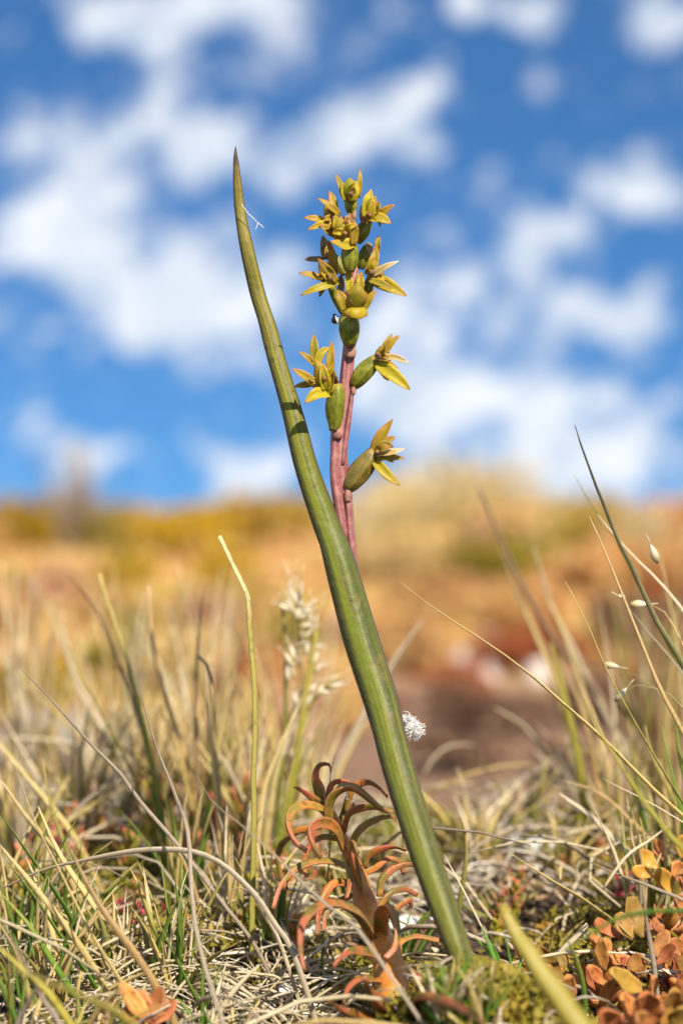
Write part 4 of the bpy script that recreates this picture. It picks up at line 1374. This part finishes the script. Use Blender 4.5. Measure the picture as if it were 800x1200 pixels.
def rosette(px, d, label, leaves, extra, er=40):
    b = ground_pt(px, d)
    e = empty('rosette_plant', b, label, 'plant', 'brown spoon leaved rosettes')
    for lf in leaves:
        spoon(e, *lf)
    k = 1 / 1000
    for i in range(extra):
        a = i * 2.4 + rng.uniform(-.3, .3)
        t = (i + 1) / extra
        el = 1.2 - t * 1.0
        dr = Vector((math.cos(a) * math.cos(el), math.sin(a) * math.cos(el), math.sin(el)))
        L = er * k * rng.uniform(.75, 1.1)
        A = b + Vector((0, 0, .012 + .02 * (1 - t)))
        B = A + dr * L
        fn = (Vector((0, 0, 1)) - dr * dr.z).normalized() if abs(dr.z) < .98 else Vector((1, 0, 0))
        p = smooth([A, A.lerp(B, .5) - fn * L * .1, B], 9)
        w = er * .55
        obj('leaf', lamina_geo(p, lambda s, w=w: w * k * max(.12, (math.sin(math.pi * min(.985, .10 + .84 * s ** 1.25)) ** .62) * (.35 + .65 * min(1, s * 2))), fn, .006, .18, 5), M['rosette'], e)
    obj('stem', tube_geo([tuple(b - Vector((0, 0, .02))), tuple(b + Vector((0, 0, .02)))], [.006, .005], 6), M['curly_stem'], e)
    return e


rosette(635, -.02, 'brown rosette with pale orange leaves behind the blurred yellow blade', [
    ((240, 470), (140, 322), 85, .0, -.02), ((340, 500), (232, 365), 62, -.05, -.06), ((330, 480), (312, 385), 62, .0, .02), ((240, 480), (178, 385), 70, -.08, -.12),
    ((330, 640), (352, 478), 92, -.1, -.12), ((460, 540), (385, 420), 46, -.04, -.05), ((290, 660), (250, 530), 80, -.15, -.2), ((300, 520), (270, 440), 60, -.05, -.12),
    ((230, 520), (150, 430), 70, -.05, -.05)], 12, 42)
rosette(712, -.02, 'largest brown rosette with a tall upright leaf at its back', [
    ((640, 330), (592, 168), 96, .02, .04), ((600, 340), (545, 232), 76, .0, .02), ((560, 330), (455, 262), 64, .05, .05),
    ((600, 440), (440, 325), 110, -.02, -.06, 'rosette', (0.25, -.5, .9)), ((480, 510), (480, 332), 60, -.08, -.08), ((470, 600), (535, 500), 66, -.12, -.15),
    ((660, 540), (515, 462), 92, -.12, -.16), ((690, 590), (682, 480), 46, -.12, -.14), ((680, 420), (738, 300), 66, -.02, .0), ((690, 440), (770, 352), 56, -.06, -.06),
    ((650, 480), (600, 400), 90, -.05, -.02), ((560, 470), (520, 395), 110, -.03, -.02), ((500, 520), (430, 440), 50, -.08, -.1), ((720, 320), (690, 250), 55, .03, .05),
    ((650, 330), (700, 270), 60, .06, .08)], 14, 44)
rosette(782, .12, 'yellow-orange rosette under the grass at the right edge', [
    ((765, 165), (705, 62), 74, .08, .06, 'rosette_y'), ((700, 60), (625, -5), 80, .12, .12, 'rosette_y'), ((690, 90), (600, 60), 60, .1, .1, 'rosette_y'),
    ((790, 120), (770, 30), 80, .1, .1), ((830, 150), (790, 90), 80, .06, .04), ((720, 30), (690, -60), 60, .15, .16), ((790, 20), (800, -70), 70, .15, .15, 'rosette_y'),
    ((800, 220), (770, 170), 60, .04, .02)], 10, 40)
rosette(770, -.22, 'brown rosette with broad blurred leaves at the bottom right corner', [
    ((650, 690), (558, 560), 110, -.2, -.24), ((665, 700), (650, 545), 130, -.22, -.25), ((720, 690), (768, 530), 100, -.2, -.22), ((560, 720), (480, 620), 110, -.25, -.3),
    ((780, 720), (800, 600), 100, -.25, -.26), ((640, 740), (620, 640), 120, -.3, -.34), ((740, 640), (700, 560), 80, -.16, -.16), ((800, 560), (820, 460), 80, -.12, -.12),
    ((830, 480), (790, 400), 70, -.08, -.06)], 12, 44)
rosette(805, -.04, 'brown rosette cut by the right edge between the other rosettes', [((790, 420), (760, 330), 70, .0, .0), ((800, 400), (830, 300), 70, .0, .0), ((760, 440), (720, 400), 70, -.03, -.05)], 14, 44)
# one fallen leaf by itself on the left
fl = empty('rosette_plant', P(172, 1195, -.2), 'small brown rosette alone in the litter at the bottom left', 'plant', 'brown spoon leaved rosettes')
for (b, t, w) in [((172, 1195), (142, 1152), 20), ((176, 1195), (188, 1156), 22), ((176, 1200), (206, 1172), 20), ((166, 1200), (146, 1180), 18), ((172, 1198), (166, 1160), 18)]:
    A, B = P(*b, -.2), P(*t, -.18)
    fn = Vector((rng.uniform(-.4, .4), -1, .6)).normalized()
    p = smooth([A, A.lerp(B, .5) - fn * .006, B], 9)
    obj('leaf', lamina_geo(p, lambda s, w=w: w / 1000 * max(.12, math.sin(math.pi * min(.985, .1 + .84 * s)) ** .6), fn, .006, .15, 5), M['rosette'], fl)


# ---------------------------------------------------------------- the orchid
orchid = empty('orchid', P(545, 1125, -.25), 'orchid with one tall hollow green leaf and a spike of yellow flowers', 'orchid')
LF = [(276, 172, 1.2, .05), (276, 182, 4.5, .05), (277.5, 205, 9, .05), (281, 245, 13, .05), (289, 290, 16.5, .04), (302, 345, 19, .04), (313, 380, 21, .03), (323, 418, 22.5, .02),
      (342, 482, 25.5, .0), (359.5, 550, 29, -.01), (383, 617, 35, -.02), (395, 650, 38, -.03), (423, 750, 45, -.05), (446, 822, 46, -.07), (461, 880, 45, -.10),
      (478, 940, 44, -.13), (497, 1000, 43, -.16), (518, 1060, 41, -.19), (534, 1105, 35, -.21), (543, 1130, 28, -.215), (549, 1150, 20, -.22)][::-1]
lp = [P(x, y, d) for x, y, w, d in LF]
n = 90
pl = smooth(lp, n)
cum = np.concatenate([[0], np.cumsum([(lp[i + 1] - lp[i]).length for i in range(len(lp) - 1)])]); cum /= cum[-1]
# the traced widths are horizontal; the leaf's own width is a little less as it leans
tang = np.gradient(pl, axis=0); tang /= np.linalg.norm(tang, axis=1)[:, None]
lw = np.interp(np.linspace(0, 1, n), cum, [q[2] * (FOCUS + q[3]) / FOCUS for q in LF]) / 2000 * np.clip(np.abs(tang[:, 2]), .8, 1)
lg = tube_geo(pl, lw, 28, .82, 0.0, ref=(0.1, -1, 0))
# shallow grooves and slight unevenness of the hollow leaf
V = [np.array(v) for v in lg[0]]
for i in range(n):
    c = pl[i]
    for k in range(28):
        a = lg[3][i * 28 + k]
        f = 1 - .07 * math.exp(-((a - 1.05) / .3) ** 2) * min(1, max(0, (60 - i) / 25)) + .018 * math.cos(5 * a + .6) + .012 * math.cos(11 * a) + .02 * noise.noise((a, i * .10, 3.1)) + .012 * noise.noise((a * 3, i * .3, 9.1))
        V[i * 28 + k] = c + (V[i * 28 + k] - c) * f
lg = (V, lg[1], lg[2], lg[3])
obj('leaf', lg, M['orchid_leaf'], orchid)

st = [(420, 720, 12, .03), (412, 660, 14, .02), (408, 620, 14.5, .01), (404, 585, 17, 0), (399, 550, 20, 0), (397, 515, 20, 0), (401, 480, 17.5, 0), (405, 450, 16, 0), (408, 420, 15, 0),
      (410, 400, 15, 0), (412, 370, 12, .01), (413, 330, 10, .01), (413, 290, 9, .01), (412, 255, 7, .0), (412, 245, 6, .0)]
sp = [P(x, y, d) for x, y, w, d in st]
cum = np.concatenate([[0], np.cumsum([(sp[i + 1] - sp[i]).length for i in range(len(sp) - 1)])]); cum /= cum[-1]
n = 60
sw = np.interp(np.linspace(0, 1, n), cum, [q[2] for q in st]) / 2000
sgeo = tube_geo(smooth(sp, n), sw, 20, .95, 0.5)
V = []
pc = smooth(sp, n)
for i in range(n):
    for k in range(20):
        a = sgeo[3][i * 20 + k]
        V.append(pc[i] + (np.array(sgeo[0][i * 20 + k]) - pc[i]) * (1 + .05 * math.cos(5 * a + i * .03)))
stalk = obj('flower_stalk', (V, sgeo[1], sgeo[2], sgeo[3]), M['stem'], orchid)


def rib(pts, w, d):
    p = smooth([P(x, y, d) for x, y in pts], 14)
    t = np.linspace(0, 1, 14)
    return obj('rib', tube_geo(p, w / 2000 * (.55 + .45 * np.sin(np.pi * (.25 + .75 * t))), 9), M['stem'], stalk)


rib([(404, 650), (398, 600), (392, 560), (391.5, 530), (394, 504)], 13, -.008)
rib([(414, 665), (410, 620), (408, 595), (407, 573)], 9, -.008)
rib([(401, 545), (405, 515), (409, 488), (412, 465), (413.5, 452)], 7, -.007)
rib([(398, 505), (401, 470), (403, 440), (405, 405)], 6, -.006)


def bract(px, py, w, h, d=-.014, tilt=0):
    a, b = P(px - tilt, py + h / 2, d), P(px + tilt, py - h / 2, d)
    return obj('bract', lathe_geo(a, b, lambda t: w / 2000 * max(.15, math.sin(math.pi * (.2 + .7 * t)) ** .6), 12, 9), M['bract'], orchid)


bract(410, 411, 15, 17, -.008)
bract(395, 507, 13.5, 15, -.010)
bract(414, 457, 6, 11, -.008)
bract(407.5, 580, 8.5, 16, -.010)


def ov(fl, b, t, w, d0, d1, mat='ovary', neck=.75, top=1.0):
    A, B = P(*b, d0), P(*t, d1)
    w = w * (.82 if b[1] < 380 else .92)
    g = lathe_geo(A, B, lambda s: w / 2000 * max(.22, math.sin(math.pi * (.13 + .74 * s ** top)) ** neck), 24, 13, .07, 6, rng.uniform(0, 6))
    ph = rng.uniform(0, 50)
    c = np.mean(np.array(g[0]), axis=0)
    V = [c + (np.array(v) - c) * (1 + .14 * noise.noise(tuple((np.array(v) - c) * 45 + ph))) for v in g[0]]
    return obj('ovary', (V, g[1], g[2], g[3]), M[mat], fl)


def tp(fl, b, t, w, d0, d1, mat, name='petal', arch=.10, cup=.28, peak=.5, face=(0, -1, .35), side=0.0):
    A, B = P(*b, d0), P(*t, d1)
    fn = (Vector(face) + Vector((rng.uniform(-.25, .25), 0, rng.uniform(-.2, .2)))).normalized()
    L = (B - A).length
    sdv = Vector((-(B - A).z, 0, (B - A).x)) * side
    mid = A.lerp(B, .5) + fn * L * arch + sdv
    p = smooth([A, mid, B], 11)
    q = math.log(.5) / math.log(peak)
    w = w * 1.15

    def wf(s):
        u = s ** q
        return w / 1000 * max(.07, (math.sin(math.pi * min(.99, .16 + .83 * u)) ** .75))
    return obj(name, lamina_geo(p, wf, fn, .0016, cup, 5), M[mat], fl)


def hood(fl, b, t, w, d0, d1, mat='hood', bulge=.30):
    """the cupped dorsal sepal, rounded towards us"""
    return tp(fl, b, t, w * 1.05, d0, d1, mat, 'hood', arch=bulge, cup=-.42, peak=.48)


def extra(fl, c, r, d, n, ang=(0, 6.28), mats=('orange', 'olive_t', 'yellow')):
    """smaller curled tepals and the stubby column filling the mouth of a flower"""
    for i in range(n):
        a = rng.uniform(*ang)
        L = r * rng.uniform(.6, 1.0)
        tp(fl, c, (c[0] + math.cos(a) * L, c[1] - math.sin(a) * L), rng.uniform(5, 9), d, d - rng.uniform(-.006, .014), rng.choice(mats), 'petal',
           arch=rng.uniform(.15, .4), cup=rng.uniform(.2, .45), side=rng.uniform(-.25, .25))
    b = (c[0] + rng.uniform(-3, 3), c[1] - rng.uniform(3, 7))
    obj('column', lathe_geo(P(*c, d - .006), P(*b, d - .014), lambda t: .0035 * max(.3, math.sin(math.pi * (.2 + .65 * t))), 8, 6), M['withered'], fl)


def flower(px, py, d):
    return empty('flower', P(px, py, d), parent=orchid)


f = flower(412, 250, 0)      # topmost
ov(f, (412, 252), (411, 229), 17, 0, -.005)
hood(f, (411, 236), (409, 209), 24, -.012, -.014, 'hood_y')
tp(f, (412, 236), (418, 212), 13, -.022, -.024, 'yellow', 'lip', cup=-.2)
tp(f, (404, 234), (393, 203), 7, -.012, -.012, 'olive_t', 'petal')
tp(f, (420, 232), (422, 197), 6, -.006, -.002, 'orange', 'petal')
tp(f, (405, 236), (401, 214), 10, -.016, -.02, 'yellow', 'sepal')
extra(f, (411, 230), 18, -.016, 2, (1.0, 2.2), ('yellow', 'hood_y'))
f = flower(392, 262, 0)      # upper left
ov(f, (404, 276), (392, 258), 13, .0, -.006)
hood(f, (396, 264), (380, 238), 20, -.006, -.012)
tp(f, (393, 252), (386, 224), 9, -.012, -.006, 'orange', 'petal')
tp(f, (398, 252), (372, 232), 8, -.022, -.028, 'orange', 'petal')
tp(f, (382, 259), (356, 255), 8, -.016, -.022, 'orange', 'sepal')
tp(f, (394, 260), (360, 269.5), 8, -.02, -.03, 'yellow', 'lip')
tp(f, (392, 276), (374, 263), 10, -.024, -.032, 'orange', 'sepal')
extra(f, (392, 258), 22, -.018, 4, (1.2, 4.2))
f = flower(424, 272, 0)      # upper right
ov(f, (418, 284), (432, 257), 22, .0, -.006)
hood(f, (430, 258), (440, 230), 24, -.008, -.014)
tp(f, (428, 256), (435, 222), 11, -.018, -.016, 'yellow', 'petal')
tp(f, (432, 258), (438, 234), 9, -.024, -.03, 'yellow', 'petal')
tp(f, (441, 257), (462, 240), 8, -.014, -.02, 'orange', 'sepal')
tp(f, (429, 257), (458, 262), 13, -.022, -.03, 'yellow', 'lip', cup=.2, side=.10)
tp(f, (426, 262), (424, 240), 8, -.012, -.01, 'bract', 'sepal')
extra(f, (434, 254), 20, -.018, 4, (-1.0, 1.9))
f = flower(408, 290, -.02)   # withered, in the middle
ov(f, (409, 318), (411, 283), 24, -.024, -.028)
hood(f, (402, 285), (399, 254), 24, -.026, -.03)
obj('withered_tip', lathe_geo(P(405, 272, -.034), P(410, 250, -.03), lambda t: .007 * max(.2, math.sin(math.pi * (.1 + .85 * t)) * (1 + .3 * math.sin(t * 20))), 10, 9, .2, 5), M['withered'], f)
tp(f, (397, 275), (393, 252), 10, -.032, -.036, 'yellow', 'petal')
tp(f, (414, 288), (407, 254), 9, -.036, -.038, 'orange', 'petal', side=-.12)
tp(f, (415, 287), (387, 283), 13, -.034, -.044, 'yellow', 'lip', cup=.3, side=.12)
tp(f, (411, 262), (417, 246), 6, -.03, -.026, 'withered', 'sepal')
extra(f, (404, 276), 20, -.034, 4, (.4, 3.2), ('orange', 'withered', 'yellow'))
f = flower(386, 308, .02)    # behind on the left, grey
ov(f, (404, 322), (390, 298), 15, .012, .016)
tp(f, (381, 304), (378, 276), 11, .016, .02, 'grey_t', 'petal')
tp(f, (379, 305), (356, 304), 7, .016, .01, 'grey_t', 'petal')
tp(f, (384, 303), (385, 282), 9, .01, .012, 'orange', 'hood')
extra(f, (384, 303), 18, .012, 2, (1.0, 3.4), ('grey_t', 'olive_t'))
f = flower(396, 340, 0)      # left
ov(f, (402, 368), (386, 330), 14, .0, -.010)
hood(f, (390, 330), (374, 306), 23, -.012, -.018)
tp(f, (393, 322), (385, 283), 10, -.018, -.014, 'orange', 'petal')
tp(f, (395, 330), (372, 303), 9, -.026, -.036, 'orange', 'petal')
tp(f, (380, 328), (350, 320), 8.5, -.018, -.026, 'orange', 'sepal')
tp(f, (396, 331), (352, 346), 9, -.022, -.034, 'yellow', 'lip')
tp(f, (381, 334), (374, 348), 6, -.01, -.006, 'olive_t', 'sepal')
tp(f, (388, 325), (377, 338), 12, -.014, -.02, 'olive_t', 'sepal')
extra(f, (388, 328), 24, -.02, 4, (1.4, 4.2))
f = flower(430, 330, 0)      # right
ov(f, (422, 316), (430, 287), 18, .012, .008)
ov(f, (428, 350), (434, 325), 15, -.004, -.01)
hood(f, (434, 330), (450, 311), 20, -.008, -.012)
tp(f, (442, 296), (444, 276), 7, .004, .006, 'orange', 'petal')
tp(f, (430, 322), (440, 288), 11, -.016, -.012, 'orange', 'petal', side=-.08)
tp(f, (433, 325), (467, 306), 7, -.022, -.03, 'white_t', 'petal')
tp(f, (432, 326), (444, 302), 8, -.018, -.016, 'orange', 'petal')
tp(f, (433, 327), (476, 347), 15, -.018, -.03, 'yellow', 'lip', cup=.3)
tp(f, (433, 328), (458, 338), 8, -.026, -.036, 'olive_t', 'sepal')
tp(f, (434, 296), (430, 284), 8, .0, .004, 'grey_t', 'sepal')
extra(f, (436, 324), 24, -.018, 4, (-1.0, 2.0))
f = flower(409, 400, -.02)   # front, lowest of the dense head
ov(f, (409, 405), (409, 364), 28, -.016, -.026)
hood(f, (416, 362), (418, 331), 25, -.036, -.040)
tp(f, (404, 364), (396, 340), 11, -.034, -.036, 'orange', 'petal', peak=.6)
tp(f, (426, 364), (440, 340), 9, -.032, -.034, 'orange', 'petal')
tp(f, (429, 364), (402, 367), 19, -.040, -.044, 'yellow', 'lip', cup=-.35, peak=.5, face=(0, -1, .7), arch=.25, side=.12)
tp(f, (409, 344), (408.5, 315), 9, -.020, -.014, 'yellow', 'sepal')
tp(f, (422, 344), (422.5, 318), 9, -.018, -.012, 'yellow', 'sepal')
tp(f, (400, 342), (399, 322), 8, -.010, -.008, 'grey_t', 'sepal')
tp(f, (415, 340), (418, 312), 6, -.010, -.006, 'bract', 'sepal')
extra(f, (412, 358), 20, -.03, 4, (.3, 2.9))
f = flower(390, 502, 0)      # lower left
ov(f, (391, 506), (394, 450), 25, -.012, -.022, neck=.8, top=1.5)
hood(f, (386, 462), (370, 422), 20, -.030, -.036, 'hood', .16)
tp(f, (382, 458), (377, 426), 12, -.036, -.042, 'yellow', 'petal', cup=.4)
tp(f, (386, 456), (386, 430), 10, -.032, -.034, 'olive_t', 'petal', cup=.4, side=-.1)
tp(f, (386, 462), (357, 472), 13, -.034, -.048, 'yellow', 'lip', cup=.3, side=-.12)
tp(f, (370, 450), (342, 432), 9, -.030, -.040, 'orange', 'petal')
tp(f, (368, 450), (344, 454), 7, -.026, -.03, 'olive_t', 'petal')
tp(f, (387, 440), (389, 400), 10, -.022, -.018, 'orange', 'petal')
tp(f, (371, 428), (386, 407), 9, -.026, -.022, 'yellow', 'sepal', side=.15)
tp(f, (369, 424), (368, 392), 10, -.008, -.004, 'olive_t', 'sepal')
tp(f, (369, 428), (350, 412), 7, -.008, -.01, 'orange', 'sepal')
tp(f, (380, 462), (380, 428), 16, -.024, -.028, 'orange', 'sepal', cup=-.4)
tp(f, (392, 456), (389, 432), 12, -.016, -.014, 'withered', 'sepal')  # dark sepal whose colour stands in for the purple shadow by the ovary
extra(f, (378, 446), 26, -.03, 5, (.8, 4.2))
f = flower(415, 452, 0)      # middle right
ov(f, (413, 452), (441, 420), 23, -.004, -.010)
tp(f, (445, 419), (459, 391), 8, -.006, -.002, 'olive_t', 'petal')
tp(f, (443, 419), (468, 393), 10, -.012, -.014, 'orange', 'petal')
tp(f, (440, 420), (480, 426), 8, -.016, -.026, 'white_t', 'petal', side=.08)
tp(f, (443, 424), (466, 432), 9, -.010, -.014, 'orange', 'sepal')
tp(f, (440, 425), (480, 457), 15, -.014, -.024, 'yellow', 'lip', cup=.3)
tp(f, (440, 425), (455, 446), 10, -.012, -.016, 'olive_t', 'sepal')
tp(f, (440, 416), (452, 404), 9, -.014, -.018, 'orange', 'hood', cup=-.4)
extra(f, (443, 420), 22, -.012, 4, (-1.0, 1.5))
f = flower(406, 572, 0)      # lowest right
ov(f, (406, 574), (438, 531), 29, -.006, -.010, 'ovary_brown')
tp(f, (436, 534), (460, 491), 13, -.012, -.012, 'orange', 'petal')
tp(f, (440, 528), (463, 512), 9, -.006, -.006, 'orange', 'petal')
tp(f, (437, 533), (474, 526), 9, -.016, -.022, 'white_t', 'petal', side=-.08)
tp(f, (440, 536), (474, 537), 8, -.010, -.012, 'orange', 'sepal')
tp(f, (437, 537), (468, 569), 12, -.014, -.022, 'yellow', 'lip', cup=.3, side=-.05)
tp(f, (440, 532), (460, 528), 15, -.008, -.008, 'orange', 'hood', cup=-.4)

extra(f, (440, 533), 24, -.012, 4, (-1.0, 1.4))

# ---------------------------------------------------------------- small things caught on the orchid
ins = empty('insect', P(393, 376, -.02), 'tiny shiny black insect on the side of the flower head', 'insect')
obj('abdomen', lathe_geo(P(393.5, 379, -.02), P(391.5, 371, -.024), lambda t: .0048 * max(.15, math.sin(math.pi * (.08 + .86 * t)) ** .6), 12, 9), M['black'], ins)
obj('head', lathe_geo(P(391.5, 371.5, -.024), P(392.5, 367.5, -.024), lambda t: .0026 * max(.15, math.sin(math.pi * (.08 + .86 * t)) ** .6), 10, 7), M['black'], ins)
obj('wing', lamina_geo(smooth([P(393, 369, -.028), P(395, 374, -.03), P(395.5, 380, -.028)], 6), lambda t: .004 * math.sin(math.pi * (.15 + .75 * t)), (0.5, -1, 0), .0004, 0, 3), M['wing'], ins)
for s in (0, 1, 2):
    obj('leg', tube_geo([tuple(P(393, 372 + 3 * s, -.02)), tuple(P(397, 370 + 4 * s, -.018)), tuple(P(400, 373 + 4 * s, -.014))], [.0005] * 3, 4), M['black'], ins)

fib = empty('plant_fibre', P(284, 240, .03), 'fine white fibre caught on the upper orchid leaf', 'fibre')
for pts in [[(283, 239), (290, 249), (297, 256), (302, 261)], [(302, 261), (301, 266), (299, 269)], [(302, 261), (306, 264), (309, 267)]]:
    obj('thread', tube_geo(smooth([P(x, y, .03) for x, y in pts], 8), [.00045] * 8, 5), M['white'], fib)


def fluff(px, py, d, r, n, label, name='fluffy_seed'):
    c = P(px, py, d)
    e = empty(name, c, label, 'seed')
    gs = []
    for i in range(n):
        v = Vector((rng.gauss(0, 1), rng.gauss(0, 1), rng.gauss(0, 1))).normalized() * r / 1000 * rng.uniform(.6, 1.1)
        m = v * .55 + Vector((rng.gauss(0, 1), rng.gauss(0, 1), rng.gauss(0, 1))) * r / 5000
        obj('hair', tube_geo(smooth([c, c + m, c + v], 5), [.0006, .0005, .0005, .0004, .0003], 4), M['white'], e)
    obj('seed', lathe_geo(c - Vector((.002, 0, .002)), c + Vector((.002, 0, .002)), lambda t: .002 * max(.2, math.sin(math.pi * t)), 8, 6), M['straw'], e)
    return e


fluff(486, 856, -.05, 13, 110, 'spiky ball of white fluff touching the right side of the orchid leaf')
fluff(476, 846, -.04, 13, 90, 'softer white fluff half hidden behind the orchid leaf')
fluff(408, 934, .05, 9, 14, 'white star of fluff caught in the orange curly plant')
fluff(398, 920, .06, 6, 9, 'small white fluff at the tip of the orange curly plant')
